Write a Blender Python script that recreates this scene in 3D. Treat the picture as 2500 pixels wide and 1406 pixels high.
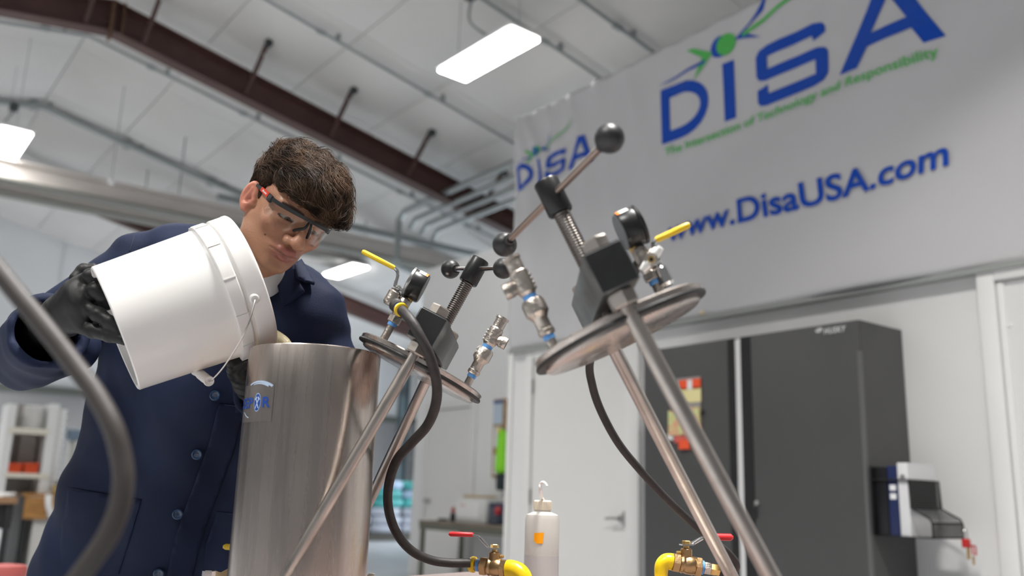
import bpy, bmesh, math, random
import numpy as np
from mathutils import Vector, Matrix
from mathutils.bvhtree import BVHTree
random.seed(7)
rng = np.random.default_rng(7)
PI = math.pi
R_ = math.radians
for o in list(bpy.data.objects): bpy.data.objects.remove(o)
scene = bpy.context.scene
COL = scene.collection

# ------------------------------------------------------------------ camera
# Room axes: +Y runs along the banner wall, +X points at it, +Z is up (metres).
CAM = Vector((0.0, 0.0, 0.97))
YAW, PITCH, ROLL, FPX = R_(36.93), R_(13.0), R_(1.83), 2204.0
e_fwd = Vector((math.sin(YAW), math.cos(YAW), 0)); e_lat = Vector((math.cos(YAW), -math.sin(YAW), 0)); e_up = Vector((0, 0, 1))
c_fwd = e_fwd*math.cos(PITCH) + e_up*math.sin(PITCH)
_u0 = e_up*math.cos(PITCH) - e_fwd*math.sin(PITCH)
c_right = e_lat*math.cos(ROLL) + _u0*math.sin(ROLL)
c_up = _u0*math.cos(ROLL) - e_lat*math.sin(ROLL)
cd = bpy.data.cameras.new('camera'); cam = bpy.data.objects.new('camera', cd); COL.objects.link(cam)
cam.matrix_world = Matrix((c_right, c_up, -c_fwd)).transposed().to_4x4() if False else Matrix.Translation(CAM) @ Matrix(((c_right.x, c_up.x, -c_fwd.x), (c_right.y, c_up.y, -c_fwd.y), (c_right.z, c_up.z, -c_fwd.z))).to_4x4()
cd.sensor_width = 36.0; cd.lens = 36.0*FPX/2500.0; cd.clip_start = 0.05; cd.clip_end = 120
cd.dof.use_dof = True; cd.dof.focus_distance = 1.60; cd.dof.aperture_fstop = 2.7
scene.camera = cam

# ------------------------------------------------------------------ world, lamps, exposure
w = bpy.data.worlds.new('world'); scene.world = w; w.use_nodes = True
bg = w.node_tree.nodes['Background']; bg.inputs[0].default_value = (0.97, 0.98, 1.0, 1); bg.inputs[1].default_value = 0.22
scene.view_settings.view_transform = 'Standard'; scene.view_settings.look = 'None'
scene.view_settings.gamma = 1.0; scene.view_settings.use_curve_mapping = False
scene.view_settings.exposure = -0.24
LAMP_Z = 5.25
def hall_lamp(x, y, p):            # unseen high bays assumed for the hall, some added to brighten far wall and shelves
    l = bpy.data.lights.new('unseen_high_bay_lamp', 'AREA'); l.shape = 'RECTANGLE'; l.size = 0.36; l.size_y = 1.2; l.energy = p; l.spread = R_(118)
    l.color = (1.0, 0.975, 0.94)
    o = bpy.data.objects.new('unseen_high_bay_lamp', l); o.location = (x, y, LAMP_Z); COL.objects.link(o)
for (x, y, p) in ((1.2, 0.5, 240), (-2.2, 0.5, 190), (-2.2, 6.75, 150), (1.2, 6.75, 130), (-5.0, 2.6, 110), (-5.0, 9.0, 130), (-1.8, 12.9, 210), (7.9, 7.8, 110), (1.4, 19.0, 270), (-5.0, 17.0, 260), (7.9, 20.0, 240)):
    hall_lamp(x, y, p)

l = bpy.data.lights.new('added_daylight_fill', 'AREA'); l.shape = 'RECTANGLE'; l.size = 3.2; l.size_y = 3.4; l.energy = 420; l.color = (0.80, 0.90, 1.0)  # bluish light added out of view for the far bay; no door is built
o = bpy.data.objects.new('added_daylight_fill', l); o.location = (13.4, 16.0, 1.9); o.rotation_euler = (0, R_(90), 0); COL.objects.link(o)

# ------------------------------------------------------------------ projecting photograph measurements to points in the room
def ray(px, py): return (c_right*((px-1250)/FPX) + c_up*((703-py)/FPX) + c_fwd)
def K(px, py, d): return CAM + ray(px, py)*d            # d = distance along the optical axis
def onX(px, py, X):
    r = ray(px, py); return CAM + r*((X-CAM.x)/r.x)
def onY(px, py, Y):
    r = ray(px, py); return CAM + r*((Y-CAM.y)/r.y)
def onZ(px, py, Z):
    r = ray(px, py); return CAM + r*((Z-CAM.z)/r.z)
def onP(px, py, p0, n):
    r = ray(px, py); return CAM + r*((p0-CAM).dot(n)/r.dot(n))

# ------------------------------------------------------------------ materials
MATS = {}
def mat(name, col, rough=0.5, metal=0.0, bump=0.0, bscale=30.0, var=0.0, vscale=6.0, stretch=(1, 1, 1), spec=0.5, rvar=0.0, col2=None, alpha=1.0, trans=0.0, ior=1.45, sheen=0.0, emit=None, estr=0.0, coat=0.0, sss=0.0):
    if name in MATS: return MATS[name]
    m = bpy.data.materials.new(name); m.use_nodes = True; nt = m.node_tree; b = nt.nodes['Principled BSDF']
    c = tuple(col) + (1,) if len(col) == 3 else col
    b.inputs['Base Color'].default_value = c; b.inputs['Roughness'].default_value = rough; b.inputs['Metallic'].default_value = metal
    b.inputs['Specular IOR Level'].default_value = spec; b.inputs['IOR'].default_value = ior
    b.inputs['Alpha'].default_value = alpha; b.inputs['Transmission Weight'].default_value = trans
    b.inputs['Sheen Weight'].default_value = sheen; b.inputs['Coat Weight'].default_value = coat
    if sss: b.inputs['Subsurface Weight'].default_value = sss; b.inputs['Subsurface Radius'].default_value = (0.012, 0.004, 0.002); b.inputs['Subsurface Scale'].default_value = 1.0
    if emit: b.inputs['Emission Color'].default_value = tuple(emit)+(1,); b.inputs['Emission Strength'].default_value = estr
    if var or bump or rvar:
        tc = nt.nodes.new('ShaderNodeTexCoord'); mp = nt.nodes.new('ShaderNodeMapping'); mp.inputs['Scale'].default_value = stretch
        nt.links.new(tc.outputs['Object'], mp.inputs['Vector'])
        if var or rvar:
            n = nt.nodes.new('ShaderNodeTexNoise'); n.inputs['Scale'].default_value = vscale; n.inputs['Detail'].default_value = 6
            nt.links.new(mp.outputs['Vector'], n.inputs['Vector'])
            if var:
                mx = nt.nodes.new('ShaderNodeMix'); mx.data_type = 'RGBA'
                d = col2 if col2 else tuple(max(0, x*(1-var)) for x in c[:3])
                e = c[:3] if col2 else tuple(min(1, x*(1+var*0.6)) for x in c[:3])
                mx.inputs[6].default_value = tuple(d)+(1,); mx.inputs[7].default_value = tuple(e)+(1,)
                rp = nt.nodes.new('ShaderNodeMapRange'); rp.inputs[1].default_value = 0.35; rp.inputs[2].default_value = 0.65
                nt.links.new(n.outputs['Fac'], rp.inputs[0]); nt.links.new(rp.outputs[0], mx.inputs[0]); nt.links.new(mx.outputs[2], b.inputs['Base Color'])
            if rvar:
                r2 = nt.nodes.new('ShaderNodeMapRange'); r2.inputs[1].default_value = 0.3; r2.inputs[2].default_value = 0.7
                r2.inputs[3].default_value = max(0.02, rough-rvar); r2.inputs[4].default_value = min(1, rough+rvar)
                nt.links.new(n.outputs['Fac'], r2.inputs[0]); nt.links.new(r2.outputs[0], b.inputs['Roughness'])
        if bump:
            n2 = nt.nodes.new('ShaderNodeTexNoise'); n2.inputs['Scale'].default_value = bscale; n2.inputs['Detail'].default_value = 5
            nt.links.new(mp.outputs['Vector'], n2.inputs['Vector'])
            bp = nt.nodes.new('ShaderNodeBump'); bp.inputs['Strength'].default_value = bump; bp.inputs['Distance'].default_value = 0.01
            nt.links.new(n2.outputs['Fac'], bp.inputs['Height']); nt.links.new(bp.outputs['Normal'], b.inputs['Normal'])
    MATS[name] = m
    return m
def mat_attr(name, rough=0.5, spec=0.4, sss=0.0, bump=0.0, bscale=300.0):
    m = mat(name, (1, 1, 1), rough, spec=spec, sss=sss, bump=bump, bscale=bscale)
    a = m.node_tree.nodes.new('ShaderNodeAttribute'); a.attribute_name = 'Col'
    m.node_tree.links.new(a.outputs['Color'], m.node_tree.nodes['Principled BSDF'].inputs['Base Color'])
    return m
def clear_film(name, tint, gloss=0.06, rough=0.05, gmax=0.7):
    m = bpy.data.materials.new(name); m.use_nodes = True; nt = m.node_tree; nt.nodes.clear()
    o = nt.nodes.new('ShaderNodeOutputMaterial'); mx = nt.nodes.new('ShaderNodeMixShader'); t = nt.nodes.new('ShaderNodeBsdfTransparent'); g = nt.nodes.new('ShaderNodeBsdfGlossy')
    fr = nt.nodes.new('ShaderNodeLayerWeight'); fr.inputs['Blend'].default_value = 0.25
    mr = nt.nodes.new('ShaderNodeMapRange'); mr.inputs[3].default_value = gloss; mr.inputs[4].default_value = gmax
    t.inputs[0].default_value = tuple(tint)+(1,); g.inputs['Roughness'].default_value = rough; g.inputs[0].default_value = (0.9, 0.9, 0.9, 1)
    nt.links.new(fr.outputs['Facing'], mr.inputs[0]); nt.links.new(mr.outputs[0], mx.inputs[0]); nt.links.new(t.outputs[0], mx.inputs[1]); nt.links.new(g.outputs[0], mx.inputs[2]); nt.links.new(mx.outputs[0], o.inputs[0])
    return m

# ------------------------------------------------------------------ mesh building
def frame(n, hint=Vector((0, 0, 1))):
    n = Vector(n).normalized(); h = Vector(hint)
    if abs(n.dot(h.normalized())) > 0.97: h = Vector((1, 0, 0)) if abs(n.x) < 0.9 else Vector((0, 1, 0))
    u = h.cross(n).normalized(); v = n.cross(u)
    return u, v, n
class MB:
    def __init__(s): s.v = []; s.f = []
    def add(s, vs, fs):
        k = len(s.v); s.v += [tuple(x) for x in vs]; s.f += [tuple(i+k for i in f) for f in fs]; return s
    def box(s, c, size, ax=None, bev=0.0):
        c = Vector(c); X, Y, Z = ax if ax else (Vector((1, 0, 0)), Vector((0, 1, 0)), Vector((0, 0, 1)))
        X, Y, Z = Vector(X), Vector(Y), Vector(Z); hx, hy, hz = size[0]/2, size[1]/2, size[2]/2
        if bev <= 0:
            vs = [c + X*(i*hx) + Y*(j*hy) + Z*(k*hz) for k in (-1, 1) for j in (-1, 1) for i in (-1, 1)]
            return s.add(vs, [(0, 2, 3, 1), (4, 5, 7, 6), (0, 1, 5, 4), (2, 6, 7, 3), (0, 4, 6, 2), (1, 3, 7, 5)])
        b = min(bev, hx*0.9, hy*0.9, hz*0.9); bm = bmesh.new(); bmesh.ops.create_cube(bm, size=1)
        for v in bm.verts: v.co = Vector((v.co.x*2*hx, v.co.y*2*hy, v.co.z*2*hz))
        bmesh.ops.bevel(bm, geom=bm.edges[:], offset=b, segments=2, profile=0.5, affect='EDGES')
        bm.verts.index_update(); vs = [c + X*v.co.x + Y*v.co.y + Z*v.co.z for v in bm.verts]; fs = [tuple(v.index for v in f.verts) for f in bm.faces]; bm.free()
        return s.add(vs, fs)
    def bx(s, x0, x1, y0, y1, z0, z1, bev=0.0): return s.box(((x0+x1)/2, (y0+y1)/2, (z0+z1)/2), (x1-x0, y1-y0, z1-z0), None, bev)
    def lathe(s, prof, o, n, seg=24, hint=Vector((0, 0, 1)), a0=0.0):
        u, v, n = frame(n, hint); o = Vector(o); vs = []; fs = []; m = len(prof)
        for (r, h) in prof:
            for i in range(seg):
                a = a0 + 2*PI*i/seg; vs.append(o + n*h + (u*math.cos(a)+v*math.sin(a))*max(r, 1e-5))
        for j in range(m-1):
            for i in range(seg):
                i2 = (i+1) % seg; fs.append((j*seg+i, j*seg+i2, (j+1)*seg+i2, (j+1)*seg+i))
        fs.append(tuple(range(seg))[::-1]); fs.append(tuple((m-1)*seg+i for i in range(seg)))
        return s.add(vs, fs)
    def cyl(s, a, b, r, r2=None, seg=20):
        a, b = Vector(a), Vector(b); L = (b-a).length
        return s.lathe([(r, 0), (r if r2 is None else r2, L)], a, b-a, seg)
    def hexnut(s, a, n, r, h, ch=0.12): # six sided nut with chamfered ends
        return s.lathe([(r*(1-ch), 0), (r, h*0.12), (r, h*0.88), (r*(1-ch), h)], a, n, 6)
    def sphere(s, c, r, seg=28, sc=(1, 1, 1), n=Vector((0, 0, 1))):
        m = seg//2; prof = [(r*math.sin(PI*i/m), -r*math.cos(PI*i/m)) for i in range(m+1)]
        k = len(s.v); s.lathe(prof, c, n, seg)
        if sc != (1, 1, 1):
            c = Vector(c); s.v[k:] = [tuple(c + Vector(((x-c.x)*sc[0], (y-c.y)*sc[1], (z-c.z)*sc[2]))) for x, y, z in s.v[k:]]
        return s
    def tube(s, pts, r, seg=12, cap=True, smooth=0):
        P = [Vector(p) for p in pts]
        if smooth: P = spline(P, smooth)
        n = len(P); rr = r if isinstance(r, (list, tuple)) else [r]*n
        if len(rr) != n: rr = [float(np.interp(i/(n-1), np.linspace(0, 1, len(rr)), rr)) for i in range(n)]
        T = [(P[min(i+1, n-1)]-P[max(i-1, 0)]).normalized() for i in range(n)]
        u, v, _ = frame(T[0]); vs = []; fs = []
        for i in range(n):
            u = (u - T[i]*u.dot(T[i])).normalized(); v = T[i].cross(u)
            for k in range(seg):
                a = 2*PI*k/seg; vs.append(P[i] + (u*math.cos(a)+v*math.sin(a))*rr[i])
        for i in range(n-1):
            for k in range(seg):
                k2 = (k+1) % seg; fs.append((i*seg+k, i*seg+k2, (i+1)*seg+k2, (i+1)*seg+k))
        if cap: fs.append(tuple(range(seg))[::-1]); fs.append(tuple((n-1)*seg+k for k in range(seg)))
        return s.add(vs, fs)
    def prism(s, poly, d):              # polygon (3-D points) pushed along d
        d = Vector(d); n = len(poly); P = [Vector(p) for p in poly]
        vs = P + [p+d for p in P]
        nrm = Vector((0, 0, 0))
        for i in range(n): nrm += P[i].cross(P[(i+1) % n])
        fs = [tuple(range(n)), tuple(range(2*n-1, n-1, -1))] + [(i, n+i, n+(i+1) % n, (i+1) % n) for i in range(n)]
        if nrm.dot(d) > 0: fs = [f[::-1] for f in fs]
        return s.add(vs, fs)
    def build(s, name, m, parent=None, smooth=True, ang=35, label=None, mods=None):
        me = bpy.data.meshes.new(name); me.from_pydata(s.v, [], s.f); me.update()
        return link(name, me, m, parent, smooth, ang, label)
def spline(P, k):
    out = []; n = len(P)
    for i in range(n-1):
        p0, p1, p2, p3 = P[max(i-1, 0)], P[i], P[i+1], P[min(i+2, n-1)]
        for j in range(k):
            t = j/k; out.append(0.5*((2*p1) + (p2-p0)*t + (2*p0-5*p1+4*p2-p3)*t*t + (3*p1-p0-3*p2+p3)*t**3))
    out.append(P[-1]); return out
def link(name, me, m, parent=None, smooth=True, ang=35, label=None):
    if smooth:
        me.polygons.foreach_set('use_smooth', [True]*len(me.polygons))
        if ang < 170: me.set_sharp_from_angle(angle=R_(ang))
    for mm in (m if isinstance(m, (list, tuple)) else [m]): me.materials.append(mm)
    o = bpy.data.objects.new(name, me); COL.objects.link(o)
    if parent is not None: adopt(o, parent)
    if label: o['label'] = label
    return o
def adopt(o, parent):
    o.parent = parent
    if parent.type == 'EMPTY': o.matrix_parent_inverse = Matrix.Translation(-parent.location)
def thing(name, label, cat, loc=(0, 0, 0), group=None):
    o = bpy.data.objects.new(name, None); o.location = loc; o.empty_display_size = 0.05; COL.objects.link(o); return tag(o, label, cat, group)
def tag(o, label, cat, group=None):
    o['label'] = label; o['category'] = cat
    if group: o['group'] = group
    return o
def struct(o): o['kind'] = 'structure'; return o

# ------------------------------------------------------------------ signed distance modelling (organic shapes)
class SDF:
    def __init__(s, lo, hi, h):
        s.lo = np.array(lo, float); s.h = h; n = np.ceil((np.array(hi)-s.lo)/h).astype(int)+1
        s.x = (s.lo[0]+h*np.arange(n[0]))[:, None, None].astype(np.float32); s.y = (s.lo[1]+h*np.arange(n[1]))[None, :, None].astype(np.float32); s.z = (s.lo[2]+h*np.arange(n[2]))[None, None, :].astype(np.float32)
        s.d = np.full(n, 1.0, np.float32)
    def cone(s, a, b, ra, rb=None):
        rb = ra if rb is None else rb
        a = np.array(a, float); b = np.array(b, float); ba = b-a; L = ba@ba + 1e-12
        t = np.clip(((s.x-a[0])*ba[0]+(s.y-a[1])*ba[1]+(s.z-a[2])*ba[2])/L, 0, 1)
        return np.sqrt((s.x-a[0]-t*ba[0])**2+(s.y-a[1]-t*ba[1])**2+(s.z-a[2]-t*ba[2])**2) - (ra+(rb-ra)*t)
    def ell(s, c, r, rot=None):
        X, Y, Z = s.x-c[0], s.y-c[1], s.z-c[2]
        if rot is not None: # rows of rot = local axes
            X, Y, Z = (rot[0][0]*X+rot[0][1]*Y+rot[0][2]*Z, rot[1][0]*X+rot[1][1]*Y+rot[1][2]*Z, rot[2][0]*X+rot[2][1]*Y+rot[2][2]*Z)
        k0 = np.sqrt((X/r[0])**2+(Y/r[1])**2+(Z/r[2])**2); k1 = np.sqrt((X/r[0]**2)**2+(Y/r[1]**2)**2+(Z/r[2]**2)**2)+1e-9
        return k0*(k0-1)/k1
    def plane(s, p, n):
        n = np.array(n, float); n /= np.linalg.norm(n); return (s.x-p[0])*n[0]+(s.y-p[1])*n[1]+(s.z-p[2])*n[2]
    def add(s, d, k=0.0): s.d = smin(s.d, d, k); return s
    def cut(s, d, k=0.0): s.d = -smin(-s.d, d, k); return s
    def mesh(s):
        V = s.d; ins = V < 0
        n = np.array(V.shape); c = np.zeros(n-1, np.int8)
        for i in (0, 1):
            for j in (0, 1):
                for k in (0, 1): c += ins[i:n[0]-1+i, j:n[1]-1+j, k:n[2]-1+k]
        act = (c > 0) & (c < 8); idx = np.argwhere(act); ids = np.full(n-1, -1, np.int64); ids[act] = np.arange(len(idx))
        acc = np.zeros((len(idx), 3)); cnt = np.zeros(len(idx)); cor = [(i, j, k) for i in (0, 1) for j in (0, 1) for k in (0, 1)]
        vals = {q: V[idx[:, 0]+q[0], idx[:, 1]+q[1], idx[:, 2]+q[2]] for q in cor}
        for a in cor:
            for ax in range(3):
                if a[ax]: continue
                b = list(a); b[ax] = 1; b = tuple(b); va, vb = vals[a], vals[b]; m = (va < 0) != (vb < 0)
                t = np.where(m, va/np.where(m, va-vb, 1), 0); p = np.tile(np.array(a, float), (len(idx), 1)); p[:, ax] += t
                acc[m] += p[m]; cnt[m] += 1
        P = s.lo + s.h*(idx + acc/cnt[:, None])
        F = []
        for ax in range(3):
            sl0 = [slice(None)]*3; sl1 = [slice(None)]*3; sl0[ax] = slice(0, -1); sl1[ax] = slice(1, None)
            A, B = ins[tuple(sl0)], ins[tuple(sl1)]; e = np.argwhere(A != B); o1, o2 = [(1, 2), (2, 0), (0, 1)][ax]
            e = e[(e[:, o1] > 0) & (e[:, o2] > 0) & (e[:, o1] < n[o1]-1) & (e[:, o2] < n[o2]-1)]
            q = []
            for (u, v) in ((0, 0), (1, 0), (1, 1), (0, 1)):
                g = e.copy(); g[:, o1] -= u; g[:, o2] -= v; q.append(ids[g[:, 0], g[:, 1], g[:, 2]])
            q = np.stack(q, 1); fl = A[e[:, 0], e[:, 1], e[:, 2]]
            q[~fl] = q[~fl][:, ::-1]; F.append(q)
        F = np.concatenate(F); return P, F
def smin(a, b, k):
    if k <= 0: return np.minimum(a, b)
    h = np.clip(0.5+0.5*(b-a)/k, 0, 1); return b+(a-b)*h-k*h*(1-h)
def pymesh(name, P, F):
    me = bpy.data.meshes.new(name); me.vertices.add(len(P)); me.vertices.foreach_set('co', np.asarray(P, np.float32).ravel())
    me.loops.add(4*len(F)); me.loops.foreach_set('vertex_index', F.astype(np.int32).ravel()); me.polygons.add(len(F))
    me.polygons.foreach_set('loop_start', np.arange(0, 4*len(F), 4, dtype=np.int32)); me.update(calc_edges=True); me.validate(); return me
def relax(P, F, it=2, lam=0.5):
    E = np.concatenate([F[:, [0, 1]], F[:, [1, 2]], F[:, [2, 3]], F[:, [3, 0]]]); E = np.concatenate([E, E[:, ::-1]])
    deg = np.bincount(E[:, 0], minlength=len(P))[:, None]+1e-9
    for _ in range(it):
        S = np.zeros_like(P); np.add.at(S, E[:, 0], P[E[:, 1]]); P = P+lam*(S/deg-P)
    return P
def set_col(me, cols):
    a = me.color_attributes.new('Col', 'FLOAT_COLOR', 'POINT'); c = np.ones((len(cols), 4), np.float32); c[:, :3] = cols; a.data.foreach_set('color', c.ravel())

# ------------------------------------------------------------------ lettering
def text_mesh(body, size=1.0, bold=0.0, shear=0.0, space=1.0, align='LEFT', res=6):
    cu = bpy.data.curves.new('lettering', 'FONT'); cu.body = body; cu.size = size; cu.offset = bold; cu.shear = shear; cu.space_character = space; cu.align_x = align; cu.resolution_u = res
    o = bpy.data.objects.new('lettering', cu); COL.objects.link(o); dg = bpy.context.evaluated_depsgraph_get(); dg.update()
    me = bpy.data.meshes.new_from_object(o.evaluated_get(dg)); bpy.data.objects.remove(o); bpy.data.curves.remove(cu); return me
def dice(me, step, axes=(0, 1)):      # cut a flat mesh into small pieces so that it can follow a curved surface
    bm = bmesh.new(); bm.from_mesh(me)
    if not bm.verts: bm.free(); return me
    for ax in axes:
        lo = min(v.co[ax] for v in bm.verts); hi = max(v.co[ax] for v in bm.verts); p = math.ceil(lo/step)*step
        while p < hi:
            n = Vector((0, 0, 0)); n[ax] = 1; c = Vector((0, 0, 0)); c[ax] = p
            bmesh.ops.bisect_plane(bm, geom=bm.verts[:]+bm.edges[:]+bm.faces[:], plane_co=c, plane_no=n); p += step
    bm.to_mesh(me); bm.free(); return me
def remap(me, f):
    co = np.empty(len(me.vertices)*3); me.vertices.foreach_get('co', co); co = co.reshape(-1, 3); co = np.array([tuple(f(*c)) for c in co]); me.vertices.foreach_set('co', co.ravel()); me.update(); return me
def bounds(me):
    co = np.empty(len(me.vertices)*3); me.vertices.foreach_get('co', co); co = co.reshape(-1, 3); return co.min(0), co.max(0)
def poly_mesh(loops):               # flat filled polygons with holes; loops of (x, y)
    bm = bmesh.new(); es = []
    for lp in loops:
        vs = [bm.verts.new((p[0], p[1], 0)) for p in lp]
        for i in range(len(vs)): es.append(bm.edges.new((vs[i], vs[(i+1) % len(vs)])))
    bmesh.ops.triangle_fill(bm, use_beauty=True, use_dissolve=False, edges=es, normal=(0, 0, 1))
    bmesh.ops.recalc_face_normals(bm, faces=bm.faces[:])
    for f in bm.faces:
        if f.normal.z < 0: f.normal_flip()
    me = bpy.data.meshes.new('print'); bm.to_mesh(me); bm.free(); return me
# ================================================================== THE SETTING
WX = 4.41                      # plane of the banner wall
W2 = 6.10                      # plane of the recessed wall behind the far desk
YC = onX(1244, 900, WX).y      # where the banner wall ends
YC2 = onX(1034, 700, W2).y
Z1, Z2 = 4.14, onX(1100, 640, W2).z
YE = 22.0                      # far end wall
M_wall = mat('white_painted_wall', (0.78, 0.78, 0.77), 0.55, bump=0.03, bscale=40)
M_wall2 = mat('far_white_wall', (0.86, 0.865, 0.855), 0.6)
M_trim = mat('white_gloss_trim', (0.82, 0.815, 0.80), 0.38)
M_door = mat('white_painted_door', (0.80, 0.795, 0.775), 0.45)
M_steelhw = mat('satin_steel_hardware', (0.45, 0.45, 0.44), 0.32, 1.0)
M_floor = mat('sealed_concrete', (0.50, 0.515, 0.54), 0.35, var=0.15, vscale=1.2, bump=0.02)
M_liner = mat('white_vinyl_roof_liner', (0.68, 0.67, 0.65), 0.30, var=0.04, vscale=0.8, bump=0.12, bscale=3.0)
M_brown = mat('red_oxide_steel', (0.085, 0.040, 0.034), 0.5, var=0.15, vscale=3)
M_rust = mat('rusty_steel_bracket', (0.14, 0.075, 0.045), 0.65, var=0.3, vscale=20)
M_galv = mat('galvanised_conduit', (0.38, 0.41, 0.41), 0.45, 0.6)
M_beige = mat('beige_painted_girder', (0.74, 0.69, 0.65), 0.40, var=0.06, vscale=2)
M_blk = mat('black_plastic', (0.018, 0.018, 0.019), 0.42)
M_white_pl = mat('white_plastic', (0.80, 0.80, 0.79), 0.35)
M_endwall = mat('pale_grey_liner_panel', (0.78, 0.785, 0.79), 0.45, var=0.04, vscale=0.5)
M_wains = mat('grey_wainscot_panel', (0.30, 0.30, 0.305), 0.5)

struct(MB().bx(-14, 14, -6, YE+0.3, -0.12, 0).build('floor', M_floor, smooth=False))
wr = struct(MB().bx(WX, WX+0.14, -2.0, YC, 0, Z1).build('wall_right', M_wall, smooth=False))
struct(MB().bx(WX+0.14, W2+0.14, YC-0.14, YC-0.001, 0, Z1).build('wall_return', M_wall, smooth=False))
w2 = struct(MB().bx(W2, W2+0.14, YC, YC2, 0, Z2).build('wall_recess', M_wall2, smooth=False))
struct(MB().bx(W2+0.14, 13.5, YC2-0.15, YC2-0.001, 0, Z2).build('wall_office', M_wall2, smooth=False))
we = struct(MB().bx(-14, 14, YE, YE+0.2, 0, 7.2).build('wall_far', M_endwall, smooth=False))
zt = onY(100, 948, YE).z
MB().bx(-14, 14, YE-0.05, YE-0.001, 0, zt-0.10).build('wainscot', M_wains, we, smooth=False)
MB().bx(-14, 14, YE-0.12, YE-0.001, zt-0.10, zt+0.05).build('wainscot_rail', mat('dark_green_grey_rail', (0.12, 0.13, 0.115), 0.5), we, smooth=False)
for i in range(13):                                # ribs between the wall liner sheets
    MB().bx(-13+i*2.1, -12.95+i*2.1, YE-0.03, YE-0.001, zt+0.05, 7.0).build('liner_rib', M_endwall, we, smooth=False)
struct(MB().bx(-14.2, -14, -6, YE+0.2, 0, 5.4).build('wall_left', M_endwall, smooth=False))

# trims on the banner wall
def wall_box(y0, y1, z0, z1, t, m, name, parent, x=WX, bev=0.004):
    return MB().bx(x-t, x-0.0005, min(y0, y1), max(y0, y1), z0, z1, bev).build(name, m, parent)
yl0, yl1 = onX(1300, 1200, WX).y, onX(1532, 1200, WX).y      # door behind the right-hand press
d1 = struct(MB().bx(WX-0.012, WX-0.0006, yl1, yl0, 0.01, 2.02).build('door_1', M_door))
yr = onX(1567, 1200, WX).y
wall_box(yl1-0.006, yr, 0, 2.10, 0.035, M_trim, 'casing', d1); wall_box(yl0+0.006, yl0+0.09, 0, 2.10, 0.03, M_trim, 'casing', d1); wall_box(yl1, yl0, 2.03, 2.10, 0.03, M_trim, 'casing', d1)
wall_box(yl1-0.006, yl1, 0, 2.03, 0.015, mat('door_gap', (0.2, 0.2, 0.2), 0.6), 'door_gap', d1, bev=0)
for py in (945, 1212):
    z = onX(1303, py, WX).z; MB().cyl((WX-0.022, yl0+0.004, z-0.055), (WX-0.022, yl0+0.004, z+0.055), 0.009, seg=10).build('hinge', M_steelhw, d1)
hp = onX(1508, 1266, WX-0.05); hb = MB(); hb.lathe([(0.028, 0), (0.028, 0.008), (0.012, 0.014), (0.012, 0.045)], (WX-0.012, hp.y, hp.z), (-1, 0, 0), 18); hb.tube([(WX-0.055, hp.y-0.005, hp.z), (WX-0.06, hp.y+0.05, hp.z), (WX-0.06, hp.y+0.11, hp.z-0.004)], 0.0095, 10)
hb.build('lever_handle', M_steelhw, d1)
MB().box((WX-0.03, yl1-0.004, hp.z), (0.03, 0.004, 0.10)).build('strike_plate', M_steelhw, d1)

ya, yb = onX(2392, 660, WX).y, onX(2441, 700, WX).y
zc0 = onX(2392, 657, WX).z; zc1 = onX(2442, 691, WX).z
d2 = struct(MB().bx(WX-0.02, WX-0.0006, yb-1.0, yb, 0.01, zc1).build('door_2', mat('white_door_leaf', (0.76, 0.755, 0.745), 0.42)))
wall_box(yb+0.006, ya, 0, zc0, 0.05, M_trim, 'casing', d2); wall_box(yb-1.0, yb+0.006, zc1+0.006, zc0, 0.05, M_trim, 'casing', d2)
wall_box(yb-0.03, yb+0.002, 0.01, zc1-0.0, 0.032, M_trim, 'door_stop', d2)
MB().lathe([(0.013, 0), (0.010, 0.004), (0.002, 0.006)], (WX-0.02, onX(2472, 795, WX).y, onX(2472, 795, WX).z), (-1, 0, 0), 12).build('screw_cap', M_trim, d2)
struct(wall_box(YC-0.06, YC, 0, 2.1, 0.012, M_trim, 'trim_1', None))
b1 = struct(wall_box(yr, 2.2, 0, 0.1, 0.012, M_trim, 'baseboard_right', None))

# door and its trim on the recessed wall
q0, q1 = onX(1046, 1100, W2).y, onX(1150, 1100, W2).y; zd = onX(1098, 1000, W2).z
d3 = struct(MB().bx(W2-0.012, W2-0.0006, q1, q0, 0.01, zd).build('door_3', M_door))
for (a, b, c, d) in ((q1-0.10, q1, 0, zd+0.1), (q0, q0+0.10, 0, zd+0.1), (q1, q0, zd+0.012, zd+0.10)): wall_box(a, b, c, d, 0.03, M_trim, 'casing', d3, x=W2)
wall_box(q1, q0, zd, zd+0.012, 0.015, MATS['door_gap'], 'door_gap', d3, x=W2, bev=0)
hp = onX(1037, 1222, W2-0.05); MB().lathe([(0.03, 0), (0.03, 0.01), (0.015, 0.02), (0.032, 0.04), (0.034, 0.06), (0.02, 0.075)], (W2-0.012, q0-0.09, hp.z), (-1, 0, 0), 18).build('door_knob', M_steelhw, d3)

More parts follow.
